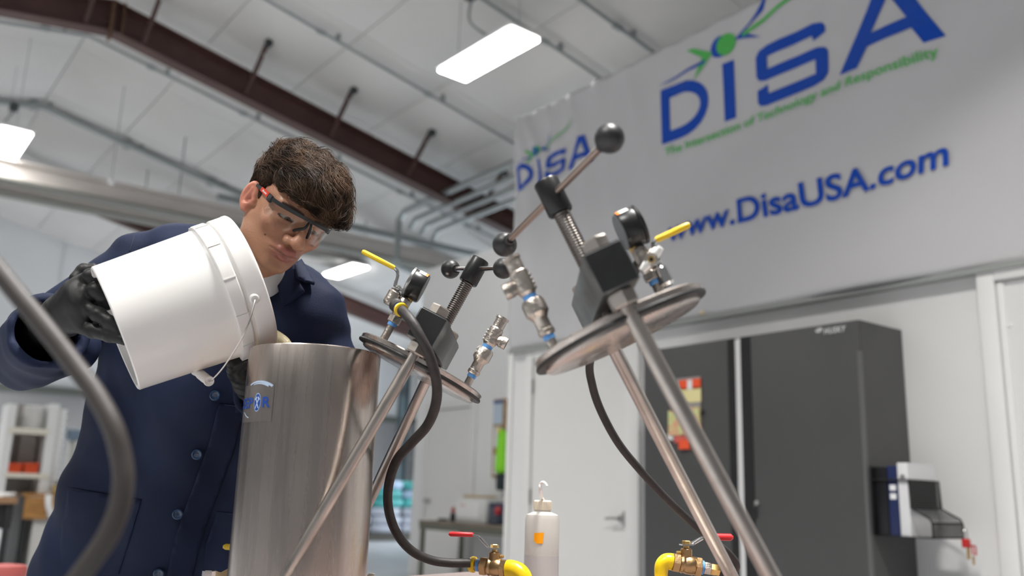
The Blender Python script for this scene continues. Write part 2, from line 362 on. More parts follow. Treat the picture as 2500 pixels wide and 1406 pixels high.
# ------------------------------------------------------------------ roof: liner panels, purlin seams, rafters
YR = 10.5
AX, AZ = 0.186*YR, CAM.z+0.5206*YR       # apex of the near rafter
SR, SL = -0.215, 0.165                    # roof slopes right and left of the ridge
LIFT = 0.24
def roof_z(x): return AZ+LIFT+(SR*(x-AX) if x >= AX else SL*(x-AX))
cs = MB()
cs.add([(AX, -6, roof_z(AX)+0.07), (14, -6, roof_z(14)+0.07), (14, YE+0.2, roof_z(14)+0.07), (AX, YE+0.2, roof_z(AX)+0.07), (-14, -6, roof_z(-14)+0.07), (-14, YE+0.2, roof_z(-14)+0.07)], [(0, 1, 2, 3), (0, 3, 5, 4)])
ceil = struct(cs.build('ceiling', M_liner, smooth=False))
NB = 5
def panel_mesh(w, l, sag, slope):
    vs = []; fs = []
    for j in range(NB):
        for i in range(NB):
            u, v = i/(NB-1), j/(NB-1); vs.append(((u-0.5)*w, (v-0.5)*l, (u-0.5)*w*slope - sag*(1-(2*u-1)**2)*(0.55+0.45*(1-(2*v-1)**2))))
    for j in range(NB-1):
        for i in range(NB-1):
            k = j*NB+i; fs.append((k, k+NB, k+NB+1, k+1))
    edge = [i for i in range(NB)]+[NB*(j+1)-1 for j in range(1, NB)]+[NB*NB-1-i for i in range(1, NB)]+[NB*(NB-1-j) for j in range(1, NB-1)]
    n = len(vs); vs += [(vs[e][0], vs[e][1], vs[e][2]+0.06) for e in edge]
    for a in range(len(edge)): b = (a+1) % len(edge); fs.append((edge[a], edge[b], n+b, n+a))
    me = bpy.data.meshes.new('ceiling_panel'); me.from_pydata(vs, [], fs); me.update(); me.polygons.foreach_set('use_smooth', [True]*len(fs)); me.set_sharp_from_angle(angle=R_(40)); me.materials.append(M_liner); return me
PW, PL = 1.18, 1.86
pr = [panel_mesh(PW-0.012, PL-0.008, s, SR) for s in (0.034, 0.052, 0.042)]; plm = [panel_mesh(PW-0.012, PL-0.008, s, SL) for s in (0.034, 0.052, 0.042)]
for side, meshes, n in ((1, pr, 8), (-1, plm, 9)):
    for i in range(n):
        for j in range(12):
            x = AX+side*(i+0.5)*PW; y = YE-0.2-(j+0.5)*PL
            if y < 3.2 and x < 4: continue
            o = bpy.data.objects.new('ceiling_panel', meshes[(i*5+j*3) % 3]); COL.objects.link(o); o.location = (x, y, roof_z(x)); adopt(o, ceil)

def rafter(y, name, label):
    dep0, dep1 = 0.037*YR, 0.030*YR; t = 0.20; tf = 0.018
    root = thing(name, label, 'roof beam', (AX, y, AZ))
    top = lambda x: AZ+(SR*(x-AX) if x >= AX else SL*(x-AX))
    bot = lambda x: top(x)-(dep0-(dep0-dep1)*min(1, abs(x-AX)/6.5)) if x >= AX else AZ-dep0+0.135*(x-AX)
    xs = [-9, AX, 12.2]; fl = MB(); fb = MB(); wb = MB()
    for a, b in zip(xs[:-1], xs[1:]):
        for m_, f, off in ((fl, top, -tf), (fb, bot, 0)):
            vs = [(a, y-t/2, f(a)+off), (b, y-t/2, f(b)+off), (b, y+t/2, f(b)+off), (a, y+t/2, f(a)+off)]; vs += [(p[0], p[1], p[2]+tf) for p in vs]
            m_.add(vs, [(0, 3, 2, 1), (4, 5, 6, 7), (0, 1, 5, 4), (2, 3, 7, 6), (1, 2, 6, 5), (0, 4, 7, 3)])
        vs = [(a, y-0.006, bot(a)), (b, y-0.006, bot(b)), (b, y-0.006, top(b)), (a, y-0.006, top(a))]; wb.prism(vs, (0, 0.012, 0))
    fl.build('top_flange', M_brown, root, False); fb.build('bottom_flange', M_brown, root, False); wb.build('web', M_brown, root, False)
    return root, top, bot
raf, rtop, rbot = rafter(YR, 'roof_rafter', 'nearest dark brown steel roof rafter crossing the white ceiling')
# ridge splice plates, rusty
for x, w_ in ((AX-0.02, 0.03), (AX+0.10, 0.02)):
    MB().bx(x-w_/2, x+w_/2, YR-0.115, YR-0.006, rbot(AX)-0.10 if w_ > 0.025 else rbot(AX), rtop(AX)).build('splice_plate', M_rust, raf)
for dz in (0.05, 0.16, 0.27, 0.36): MB().hexnut((AX-0.05, YR-0.016, AZ-dz), (0, -1, 0), 0.016, 0.02).build('splice_bolt', M_rust, raf)
# braces from the rafter's bottom flange up to the purlins
for k, (p, q) in enumerate((((205, 50), (232, 3)), ((352, 62), (398, -12)), ((600, 176), (655, 118)), ((803, 288), (858, 233)), ((990, 387), (1044, 338)), ((1165, 470), (1215, 425)))):
    a = onY(p[0], p[1], YR); x = a.x
    b = Vector((x+0.03, YR-0.62, roof_z(x)-0.02))
    a = Vector((x, YR-0.09, rbot(x)+0.05)); d = (b-a).normalized(); u, v, _ = frame(d)
    m_ = MB().box((a+b)/2, (0.045, 0.045, (b-a).length), (u, v, d)); m_.build('flange_brace', M_brown, raf)
    MB().box(b+Vector((0.0, 0, -0.045)), (0.07, 0.10, 0.09)).build('purlin_clip', mat('dark_steel_clip', (0.06, 0.07, 0.07), 0.5, 0.5), raf)
    MB().sphere(a+d*0.75*(b-a).length+Vector((0.02, -0.02, -0.03)), 0.02, 10).build('brace_bolt', mat('bright_zinc', (0.7, 0.7, 0.68), 0.3, 0.9), raf)
rafter(17.2, 'roof_rafter', 'second dark brown rafter further back, below the beige girders')

# beige girders running across the hall between the rafters
for yy, pa, pb, hh, lab in ((13.6, (60, 405), (560, 523), 0.22, 'long beige girder hanging across the hall in front of the far rafter'), (15.6, (60, 452), (560, 553), 0.20, 'second beige girder hidden partly behind the first one')):
    a, b = onY(*pa, yy), onY(*pb, yy); z = (a.z+b.z)/2
    g = thing('crane_girder', lab, 'girder', (2, yy, z), 'beige girders across the hall')
    MB().bx(-10, 11.5, yy-0.16, yy+0.16, z+0.02, z+0.05).build('top_plate', M_beige, g, False)
    MB().bx(-10, 11.5, yy-0.02, yy+0.02, z-hh, z+0.02).build('web_plate', M_beige, g, False)
    MB().bx(-10, 11.5, yy-0.15, yy+0.15, z-hh-0.03, z-hh).build('bottom_plate', mat('painted_underside_shadow', (0.20, 0.20, 0.175), 0.5), g, False)  # shadow on the girder's underside put into the plate colour
    for x in (-2.6, 0.6, 3.8, 7.0): MB().cyl((x, yy, z+0.05), (x, yy, roof_z(x)), 0.012, seg=8).build('hanger_rod', M_galv, g)

# conduits that follow the roof slope
def conduit(pts, r, label, drop=0.10):
    Q = []
    for (px, py) in pts:
        pl = [(Vector((AX, 0, roof_z(AX)-drop)), Vector((-SR, 0, 1))), (Vector((AX, 0, roof_z(AX)-drop)), Vector((-SL, 0, 1)))]
        a = onP(px, py, *pl[0])
        if a.x < AX: a = onP(px, py, *pl[1])
        Q.append(a)
    y = sum(q.y for q in Q)/len(Q); xa, xb = min(q.x for q in Q)-4.5, max(q.x for q in Q)+4.5
    P = [Vector((x, y, roof_z(x)-drop)) for x in ((xa, AX, xb) if xa < AX < xb else (xa, xb))]
    root = thing('conduit', label, 'conduit', P[0], 'conduits under the roof')
    for a, b in zip(P[:-1], P[1:]):
        MB().cyl(a, b, r, seg=10).build('pipe', M_galv, root)
    for k in range(1, 8):
        t = k/8; x = xa+(xb-xa)*t; MB().cyl((x-0.05, y, roof_z(x)-drop-SR*-0.0), (x+0.05, y, roof_z(x+0.05)-drop), r*1.6, seg=10).build('coupling', M_galv, root)
        MB().bx(x+0.2, x+0.235, y-r*1.5, y+r*1.5, roof_z(x+0.2)-drop, roof_z(x+0.2)).build('strap', M_galv, root)
    return y
conduit([(480, 215), (700, 333)], 0.022, 'grey conduit running just beyond the nearest brown rafter')
conduit([(800, 77), (1257, 360)], 0.020, 'grey conduit from the top edge to the banner corner')
yc3 = conduit([(1181, 0), (1466, 191)], 0.020, 'grey conduit passing above the bright central lamp')
conduit([(1420, 0), (1590, 125)], 0.024, 'dark grey conduit ending above the banner, rightmost of four')
conduit([(130, 285), (480, 415)], 0.05, 'wide grey cable tray curving behind the head')

# high bay lamps
M_lens = mat('lit_lamp_lens', (1, 1, 1), 0.4, emit=(1.0, 0.985, 0.96), estr=22)
M_lampbox = mat('white_lamp_housing', (0.85, 0.85, 0.84), 0.35)
def high_bay(c, yaw, label, cordto):
    c = Vector(c); X = Vector((math.cos(yaw), math.sin(yaw), 0)); Y = Vector((-math.sin(yaw), math.cos(yaw), 0)); Zv = Vector((0, 0, 1))
    t = thing('high_bay_light', label, 'ceiling light', c, 'lit high bay lamps')
    MB().box(c+Zv*0.035, (0.40, 1.24, 0.05), (X, Y, Zv), 0.02).build('housing', M_lampbox, t)
    le = MB()
    le.box(c-Zv*0.008, (0.36, 1.19, 0.03), (X, Y, Zv), 0.012)
    le.build('lens', M_lens, t)
    for k in range(9): MB().box(c+X*(-0.16+0.04*k)+Y*0.61+Zv*0.015, (0.016, 0.02, 0.05), (X, Y, Zv), 0.004).build('cooling_fin', M_lampbox, t)
    MB().bx(c.x-0.07, c.x+0.07, c.y-0.16, c.y+0.16, c.z+0.06, c.z+0.11, 0.01).build('driver_box', M_lampbox, t)
    top = Vector(cordto)
    MB().tube([c+Zv*0.11, c+Zv*0.11+Vector((0.08, 0.05, 0.12)), (c+top)/2+Vector((-0.09, 0.02, 0)), top+Vector((0, 0, -0.08)), top], 0.013, 8, smooth=6).build('power_cord', M_galv, t)
    for s in (-1, 1): MB().cyl(c+Y*(0.5*s)+Zv*0.06, Vector((c.x+Y.x*0.5*s, c.y+Y.y*0.5*s, roof_z(c.x))), 0.004, seg=6).build('hanging_wire', M_galv, t)
    MB().bx(top.x-0.05, top.x+0.05, top.y-0.06, top.y+0.06, top.z-0.05, top.z+0.05, 0.008).build('junction_box', mat('grey_junction_box', (0.10, 0.11, 0.115), 0.5, 0.4), t)
def quad_center(p): return sum((onZ(x, y, LAMP_Z) for x, y in p), Vector())/len(p)
cL = quad_center(((1077, 162), (1232, 61), (1309, 104), (1149, 203)))
high_bay(cL, R_(2), 'large lit rectangular lamp hanging left of the banner', (cL.x-0.1, yc3, roof_z(cL.x)-0.12))
c2 = quad_center(((790, 662), (852, 641), (908, 655), (826, 687)))
high_bay(c2, R_(2), 'distant lit lamp seen low between the head and the press gauge', (c2.x, c2.y, roof_z(c2.x)-0.1))
a3 = onZ(76, 330, LAMP_Z); b3 = onZ(43, 393, LAMP_Z)
high_bay(((a3.x+b3.x)/2-0.19, (a3.y+b3.y)/2-0.05, LAMP_Z), R_(0), 'lit lamp cut by the left edge of the picture', ((a3.x+b3.x)/2-0.19, (a3.y+b3.y)/2+0.05, LAMP_Z+0.55))

# pipe bundle above the offices, and the strut under it
for i, (p, q) in enumerate((((1100, 472), (1250, 392)), ((1110, 500), (1250, 428)), ((1125, 520), (1250, 456)), ((1140, 540), (1250, 484)))):
    X = 6.6+0.16*i; a, b = onX(*p, X), onX(*q, X); z = (a.z+b.z)/2; y0 = onX(975+i*28, 522, X).y
    t = thing('pipe_run', ('topmost grey pipe above the offices, bending down at its far end', 'second grey pipe below the topmost, crossing the brown rafter', 'third grey pipe down, crossing the brown rafter', 'lowest grey pipe of the four crossing the brown rafter')[i], 'pipe', (X, y0, z), 'grey pipes above the offices')
    P = [Vector((X, YC, z)), Vector((X, y0-0.15, z)), Vector((X, y0, z-0.12)), Vector((X, y0, z-(0.75 if i == 0 else 0.13)))]
    MB().tube(P[:2]+P[2:], 0.05 if i == 0 else 0.042, 12).build('pipe', M_galv, t)
a, b = onY(840, 545, 12.4), onY(1140, 620, 12.4); z = (a.z+b.z)/2
t = thing('steel_strut', 'grey horizontal strut below the pipes, sloping past the far lamp', 'strut', (7, 12.4, z))
MB().bx(4, 11.5, 12.36, 12.44, z-0.05, z+0.05).build('channel', M_galv, t, False)
for x in (5, 6.3, 7.6, 8.9): MB().bx(x, x+0.02, 12.35, 12.45, z-0.06, z+0.06).build('channel_clip', M_galv, t, False)
# hanging cable with its white weight
pc = onY(272, 443, 12.9); t = thing('pull_cord', 'thin pull cord with a white ball hanging in front of the girder', 'cord', pc)
MB().cyl(pc, (pc.x, pc.y, roof_z(pc.x)), 0.006, seg=6).build('cord', M_galv, t); MB().sphere(pc, 0.05, 14).build('ball', M_white_pl, t)
# ================================================================== BANNER
BX = WX-0.055
BT, BB = onX(1262, 295, BX).z, onX(1245, 855, BX).z
BL, BRt = onX(1252, 600, BX).y, onX(2500, 640, BX).y-0.55
def wav(y, z):                                    # hanging folds of the cloth, metres proud of its plane
    u = BL-y; v = (BT-z)/(BT-BB)
    f = 0.006*math.sin(u*9+1.5*math.sin(v*3))*math.exp(-((v-0.15)/0.35)**2)*math.exp(-u*0.7)
    for (u0, k, a) in ((0.06, 0.35, 0.030), (0.14, 0.95, 0.028), (0.40, 0.70, 0.016), (0.70, 0.5, 0.016), (1.02, 0.4, 0.012), (1.35, 0.5, 0.012)):
        f += a*math.exp(-((u-u0-k*v)/(0.035+0.10*v))**2)*(1-0.65*v)
    f += 0.016*math.sin((u*2.0+v*5.5)*1.7+0.8*math.sin(v*6+u))*min(1, v*2.2)*(1-0.35*v)+0.010*math.sin(u*3.3+v*9.0+1.0)*v
    f += 0.008*math.sin(u*4.3+v*13+math.sin(u*2))*v*(1-v)*2
    f += 0.004*math.sin(u*26+2*math.sin(v*5))*math.exp(-(v/0.28)**2)
    return max(-0.038, f*1.6)
M_ban = mat('white_vinyl_banner', (0.60, 0.595, 0.605), 0.45, spec=0.5, bump=0.015, bscale=60)
ban = thing('banner', 'large white vinyl banner with blue and green company lettering, hung high on the wall', 'banner', (BX, (BL+BRt)/2, BB))
nu, nv = 130, 60; vs = []; fs = []
for j in range(nv+1):
    for i in range(nu+1):
        y = BL+(BRt-BL)*i/nu; z = BT+(BB-BT)*j/nv; vs.append((BX-wav(y, z), y, z))
for j in range(nv):
    for i in range(nu): k = j*(nu+1)+i; fs.append((k, k+nu+1, k+nu+2, k+1))
m_ = MB().add(vs, fs); o = m_.build('banner_cloth', M_ban, ban, ang=180)
sm = o.modifiers.new('thick', 'SOLIDIFY'); sm.thickness = 0.003; sm.offset = -1
MB().bx(BX-0.012, WX-0.002, BRt, BL, BB-0.028, BB+0.0).build('bottom_batten', mat('grey_green_batten', (0.33, 0.345, 0.33), 0.5), ban)
for px, py in ((1715, 764), (2127, 689)):
    q = onX(px, py, BX-0.012); MB().lathe([(0.014, 0), (0.012, 0.006), (0.006, 0.008)], q, (-1, 0, 0), 12).build('grommet', mat('brass_grommet', (0.75, 0.58, 0.30), 0.35, 0.8), ban)
M_blue = mat('blue_banner_ink', (0.0, 0.065, 0.46), 0.34, spec=0.35); M_green = mat('green_banner_ink', (0.09, 0.50, 0.10), 0.34, spec=0.35); M_paleblue = mat('thin_blue_ink', (0.10, 0.17, 0.52), 0.36)
_layer = [0]
def to_banner(me, name, m, label=None):
    _layer[0] += 1; off = 0.0035+0.0004*_layer[0]
    remap(me, lambda u, z, _: (BX-off-wav(u, z), u, z))
    return link(name, me, m, ban, False, label=label)
def px_loops(loops): return [[(lambda q: (q.y, q.z))(onX(x, y, BX)) for x, y in lp] for lp in loops]
def arc_pts(c, r0, r1, a0, a1, n=10, ang=0):
    return [(c[0]+r0*math.cos(R_(a0+(a1-a0)*i/n)), c[1]+r1*math.sin(R_(a0+(a1-a0)*i/n))) for i in range(n+1)]
# big logo, traced in the banner's own plane:  s = 0..1 across, t = 0..1 up each letter, sheared by nothing
ins0, ins1, insD = onX(1618, 354, BX), onX(2296, 96, BX), onX(1619, 222, BX)
ox, oz, ux = ins0.y, ins0.z, (ins1.y-ins0.y); H_ = insD.z-ins0.z      # baseline origin, width and cap height
def L(s, t): return (ox+ux*s, oz+H_*t)
def logo(L, m_b, m_g, thin=1.0):
    out = []
    def P(loops, name, m, lab=None):
        # keep loops anticlockwise irrelevant: triangle fill handles holes
        me = dice(poly_mesh([[L(*p) for p in lp] for lp in loops]), 0.12); out.append((me, name, m, lab))
    # D
    o_ = [(0, 0), (0.085, 0.0)] + [(0.085+0.125*math.sin(R_(a)), 0.5-0.5*math.cos(R_(a))) for a in range(15, 180, 15)] + [(0.085, 1.0), (0, 1.0)]
    i_ = [(0.038, 0.20), (0.085, 0.20)] + [(0.085+0.088*math.sin(R_(a)), 0.5-0.30*math.cos(R_(a))) for a in range(15, 180, 15)] + [(0.085, 0.80), (0.038, 0.80)]
    P([o_, i_[::-1]], 'letter', m_b)
    # i
    P([[(0.272, 0), (0.318, 0), (0.318, 1.0), (0.272, 1.0)]], 'letter', m_b)
    # S
    s_ = [(0.405, 0.30), (0.405, 0.10), (0.415, 0.03), (0.44, 0.0), (0.615, 0.0), (0.65, 0.04), (0.665, 0.13), (0.665, 0.48), (0.655, 0.56), (0.63, 0.60), (0.447, 0.60), (0.447, 0.81), (0.615, 0.81), (0.618, 0.72), (0.658, 0.80), (0.658, 0.90), (0.648, 0.97), (0.62, 1.0), (0.445, 1.0), (0.415, 0.96), (0.403, 0.87), (0.403, 0.54), (0.412, 0.46), (0.435, 0.42), (0.622, 0.42), (0.622, 0.19), (0.447, 0.19), (0.447, 0.34)]
    P([s_], 'letter', m_b)
    # A
    a_o = [(0.705, 0), (0.762, 0), (0.795, 0.27), (0.930, 0.27), (0.958, 0), (1.015, 0), (0.895, 1.17), (0.83, 1.17)]
    a_i = [(0.808, 0.46), (0.917, 0.46), (0.865, 0.93)]
    P([a_o, a_i], 'letter', m_b)
    # dots and arrows
    P([arc_pts((0.268, 1.315), 0.040, 0.185, 0, 345, 23)], 'dot', m_b)
    P([arc_pts((0.292, 1.315), 0.038, 0.185, 0, 345, 23)], 'dot', m_g)
    P([[(0.325, 1.33), (0.44, 1.62), (0.462, 1.95), (0.415, 1.62), (0.362, 1.37), (0.425, 1.19)]], 'arrow_head', m_b)
    P([[(0.358, 1.36), (0.70, 1.87), (0.78, 1.99), (0.70, 1.80), (0.362, 1.30)]], 'arrow_shaft', m_g)
    P([[(0.238, 1.265), (0.155, 1.50), (0.120, 1.53), (0.188, 1.28), (0.150, 0.93), (0.172, 1.02)]], 'arrow_head', m_g)
    P([[(0.205, 1.22), (0.04, 1.13), (-0.01, 1.09), (0.04, 1.10), (0.203, 1.16)]], 'arrow_shaft', m_b)
    return out
for me, n_, m, lab in logo(L, M_blue, M_green): to_banner(me, n_, m, lab)
ins0, ins1, insD = onX(1264, 467, BX), onX(1448, 399, BX), onX(1265, 410, BX)
def L2(s, t): return (ins0.y+(ins1.y-ins0.y)*s, ins0.z+(insD.z-ins0.z)*t)
for me, n_, m, lab in logo(L2, M_blue, M_green): to_banner(me, n_, m, lab)
def ban_text(body, pa, pb, cap_px, m, name, bold):   # words along the line from pixel pa to pb, each word its own print
    a, b = onX(*pa, BX), onX(*pb, BX); lo, hi = bounds(text_mesh(body, 1.0, bold)); wd = hi[0]-lo[0]
    sx = (a.y-b.y)/wd; c0, c1 = onX(*cap_px[0], BX), onX(*cap_px[1], BX); l2, h2 = bounds(text_mesh('D', 1.0, bold)); sz = (c1.z-c0.z)/(h2[1]-l2[1])
    ws = body.split(' ')
    for i, w_ in enumerate(ws):
        me = text_mesh(w_, 1.0, bold); k0 = bounds(text_mesh(' '.join(ws[:i+1]), 1.0, bold))[1][0]-bounds(me)[1][0]
        dice(me, 0.12/sx, (0,)); remap(me, lambda x, y, z: (a.y-(x+k0-lo[0])*sx, a.z+(y-l2[1])*sz, 0)); to_banner(me, name, m)
ban_text('www.DisaUSA.com', (1633, 594), (2327, 409), ((1794, 552), (1791, 496)), M_blue, 'web_address', 0.020)
ban_text('The Intersection of Technology and Responsibility', (1626, 382), (2293, 153), ((2071, 226), (2069, 204)), M_green, 'tagline', 0.014)

# ================================================================== CABINETS
CXF = 4.0; CT = 1.88
M_cab = mat('charcoal_powder_coat', (0.068, 0.068, 0.068), 0.46, bump=0.04, bscale=350, var=0.06, vscale=1.5)
M_cabd = mat('dark_cabinet_recess', (0.012, 0.012, 0.013), 0.5); M_cabe = mat('worn_cabinet_edge', (0.12, 0.12, 0.12), 0.4)
yA, yB = onX(2094, 790, CXF).y, onX(1830, 815, CXF).y; yBs = onX(1806, 819, CXF).y
yC_, yD = onX(1787, 822, CXF).y, onX(1571, 850, CXF).y; yCs = onX(1776, 824, CXF).y
def cabinet(y0, y1, ydoor0, ydoor1, label):
    t = thing('storage_cabinet', label, 'cabinet', ((CXF+WX)/2, (y0+y1)/2, 0), 'charcoal metal storage cabinets')
    b = MB(); b.bx(CXF+0.02, WX-0.004, y0, y1, 0.0, CT, 0.006); b.build('cabinet_body', M_cabd if False else M_cab, t)
    dr = MB().bx(CXF, CXF+0.018, ydoor0+0.003, ydoor1-0.003, 0.06, CT-0.004, 0.004).build('door', M_cab, t)
    return t, dr
cab, dr = cabinet(yA, yBs, yA, yB, 'tall charcoal metal cabinet at the right with binder rack on its side')
MB().bx(CXF+0.001, CXF+0.02, yB, yBs, 0.06, CT-0.006).build('side_channel', M_cabd, cab)
MB().bx(CXF-0.002, CXF+0.02, yA-0.003, yA+0.012, 0.06, CT-0.16).build('edge_strip', M_cabe, cab)
lock = onX(1848, 1228, CXF); m_ = MB(); m_.lathe([(0.014, 0), (0.014, 0.004), (0.011, 0.010), (0.006, 0.012)], lock, (-1, 0, 0), 18); m_.build('lock', mat('bright_zinc', (0.7, 0.7, 0.68), 0.3, 0.9), dr)
MB().box(lock+Vector((-0.012, 0, -0.012)), (0.02, 0.003, 0.028)).build('key', M_steelhw, dr); MB().box(lock+Vector((-0.004, 0.010, -0.055)), (0.006, 0.02, 0.045), None, 0.002).build('key_tag', M_blk, dr)
M_logo = mat('silver_logo', (0.75, 0.76, 0.76), 0.3)
a, b = onX(2012, 812, CXF), onX(2066, 803, CXF); me = text_mesh('HUSKY', 1.0, 0.012, shear=0.3, space=1.15); lo, hi = bounds(me); sx = (a.y-b.y)/(hi[0]-lo[0])
remap(me, lambda x, y, z: (CXF-0.002, a.y-(x-lo[0])*sx, a.z-0.008+(y-lo[1])*0.030/(hi[1]-lo[1]))); link('logo_lettering', me, M_logo, dr, False)
em = onX(2000, 806, CXF)
me = poly_mesh([[(0.020*math.cos(x)+0.004*math.sin(x), 0.011*math.sin(x)) for x in np.linspace(0, 2*PI, 20)[:-1]], [(0.015*math.cos(x)+0.003*math.sin(x), 0.007*math.sin(x)) for x in np.linspace(0, 2*PI, 20)[:-1]]])
remap(me, lambda x, y, z: (CXF-0.002, em.y-x, em.z+y)); link('logo_emblem', me, M_logo, dr, False)
me = poly_mesh([[(-0.018, -0.012), (-0.002, 0.004), (0.018, 0.006), (0.004, -0.002)]]); remap(me, lambda x, y, z: (CXF-0.0021, em.y-x, em.z+y)); link('logo_emblem', me, M_logo, dr, False)
cab2, dr2 = cabinet(yC_, yD, yCs, yD, 'charcoal metal cabinet behind the right press rods with a tag station on its door')
MB().bx(CXF+0.001, CXF+0.02, yC_, yCs, 0.06, CT-0.006).build('side_channel', M_cabd, cab2)
MB().bx(CXF+0.02, WX-0.02, yBs+0.002, yC_-0.002, 0.03, CT-0.012).build('gap_strip', mat('white_gap_strip', (0.80, 0.80, 0.80), 0.3), cab2)  # white panel added for the wall seen through the cabinet gap

# tag pouch hung on the left cabinet's door
def pbox(pts, x, m, name, parent, t=0.004, bev=0):  # upright card given by pixel corners on plane X = x
    ys = [onX(p[0], p[1], x).y for p in pts]; zs = [onX(p[0], p[1], x).z for p in pts]
    return MB().bx(x-t, x, min(ys), max(ys), min(zs), max(zs), bev).build(name, m, parent)
pc = onX(1683, 1000, CXF)
tg = thing('tag_station', 'clear pouch of red, yellow and patterned safety tags hung on the left cabinet', 'tags', pc)
M_card = mat('patterned_tags', (0.75, 0.30, 0.22), 0.5, var=0.9, vscale=28, col2=(0.55, 0.72, 0.30)); M_redtag = mat('orange_red_tag', (0.85, 0.10, 0.03), 0.45); M_yel = mat('pale_yellow_tag', (0.80, 0.72, 0.36), 0.5); M_wh = mat('white_card', (0.8, 0.8, 0.8), 0.5)
pbox([(1652, 925), (1712, 1060)], CXF-0.001, mat('clear_pouch_back', (0.35, 0.33, 0.32), 0.25), 'pouch_back', tg, 0.004)
pbox([(1658, 929), (1711, 948)], CXF-0.005, M_redtag, 'red_header', tg); pbox([(1678, 928), (1690, 950)], CXF-0.0095, M_wh, 'white_label', tg, 0.002)
pbox([(1655, 950), (1712, 980)], CXF-0.005, M_yel, 'yellow_tag', tg)
pbox([(1634, 1003), (1665, 1062)], CXF-0.005, M_card, 'patterned_tag', tg, 0.010); pbox([(1666, 997), (1711, 1058)], CXF-0.005, M_card, 'patterned_tag', tg, 0.014)
pbox([(1630, 1060), (1644, 1074)], CXF-0.005, M_wh, 'white_tag', tg); pbox([(1648, 1064), (1690, 1080)], CXF-0.005, mat('pink_red_tag', (0.6, 0.12, 0.10), 0.5), 'pink_tag', tg, 0.008); pbox([(1660, 1074), (1686, 1096)], CXF-0.005, M_redtag, 'red_tag', tg, 0.012)
q = onX(1717, 1006, CXF); MB().lathe([(0.010, 0), (0.012, 0.012), (0.006, 0.02)], q, (-1, 0, 0), 14).build('hook', M_blk, tg)

# wire rack with binders on the cabinet's near side (side faces -Y)
SY = yA-0.003
def onS(px, py, off=0.0): return onY(px, py, SY-off)
M_wire = mat('black_mesh_wire', (0.015, 0.015, 0.015), 0.45, 0.3)
rz0, rz1 = onS(2120, 1305).z, onS(2120, 1138).z
rx0 = CXF+0.03; rx1 = rx0+0.27; d1_, d2_ = 0.19, 0.29           # upper and lower reach out from the cabinet side
zmid = rz0+(rz1-rz0)*0.40; zlow = rz0+(rz1-rz0)*0.26; zhi = rz0+(rz1-rz0)*0.80
rk = thing('file_rack', 'black wire mesh file rack fixed to the side of the right cabinet', 'rack', ((rx0+rx1)/2, SY-d1_/2, rz0))
MB().bx(rx0, rx1, SY-0.006, SY-0.001, rz0, rz1).build('back_plate', M_blk, rk)
MB().bx(rx0, rx1, SY-d2_, SY-0.006, rz0-0.005, rz0-0.001).build('tray_floor', M_blk, rk)
for x in (rx0, rx1): MB().tube([(x, SY-0.006, zhi), (x, SY-d1_, zhi), (x, SY-d1_-0.005, zmid), (x, SY-d2_+0.01, zlow), (x, SY-d2_, zlow-0.02), (x, SY-d2_, rz0)], 0.0045, 8).build('side_wire', M_wire, rk)
for (y, z) in ((SY-d1_, zhi), (SY-d1_-0.005, zmid), (SY-d2_, zlow-0.02), (SY-d2_, rz0)): MB().cyl((rx0, y, z), (rx1, y, z), 0.004, seg=8).build('cross_wire', M_wire, rk)
ms = MB()
for k in range(20): x = rx0+(rx1-rx0)*(k+0.5)/20; ms.box((x, SY-d1_-0.002, (zmid+zhi)/2), (0.0034, 0.0034, zhi-zmid)); ms.box((x, SY-d2_, (rz0+zlow)/2-0.01), (0.0034, 0.0034, zlow-rz0-0.02)); ms.cyl((x, SY-d1_-0.005, zmid), (x, SY-d2_+0.005, zlow-0.01), 0.0012, seg=5)
for k in range(12): z = zmid+(zhi-zmid)*k/12; ms.box(((rx0+rx1)/2, SY-d1_-0.002, z), (rx1-rx0, 0.0034, 0.0034))
for k in range(6): z = rz0+(zlow-rz0)*k/6; ms.box(((rx0+rx1)/2, SY-d2_, z), (rx1-rx0, 0.0034, 0.0034))
o = ms.build('wire_mesh', M_wire, rk, False); o['kind'] = 'stuff'
def binder(y0, y1, z1, m, label, x1=rx1-0.02):  # spine towards the room (-X), covers parallel to the cabinet side
    t = thing('ring_binder', label, 'binder', ((rx0+x1)/2, (y0+y1)/2, rz0)); x0 = rx0+0.008
    for y in (y0, y1-0.004): MB().bx(x0+0.003, x1, y, y+0.004, rz0, z1).build('cover', m, t)
    MB().bx(x0, x0+0.003, y0, y1, rz0, z1, 0.001).build('spine', m, t)
    MB().bx(x0+0.01, x1-0.006, y0+0.006, y1-0.006, rz0+0.006, z1-0.006).build('pages', M_wh, t); return t
binder(SY-0.078, SY-0.012, rz1-0.004, mat('black_binder_board', (0.006, 0.006, 0.008), 0.4), 'black binder next to the cabinet side in the wire rack')
bb = binder(SY-0.130, SY-0.082, rz1+0.002, mat('navy_binder_board', (0.010, 0.020, 0.085), 0.4), 'navy blue binder in the middle of the wire rack')
for dz in (0.085, 0.125): MB().bx(rx0+0.006, rx0+0.0078, SY-0.122, SY-0.092, rz1-dz-0.026, rz1-dz).build('spine_label', M_wh, bb)
wb_ = binder(SY-0.184, SY-0.134, rz1+0.016, mat('white_binder_board', (0.70, 0.70, 0.71), 0.4), 'thick white binder at the open side of the wire rack')
MB().lathe([(0.010, 0), (0.013, 0.003), (0.010, 0.004)], (rx0+0.008, SY-0.159, rz1-0.05), (-1, 0, 0), 16).build('finger_ring', M_steelhw, wb_)
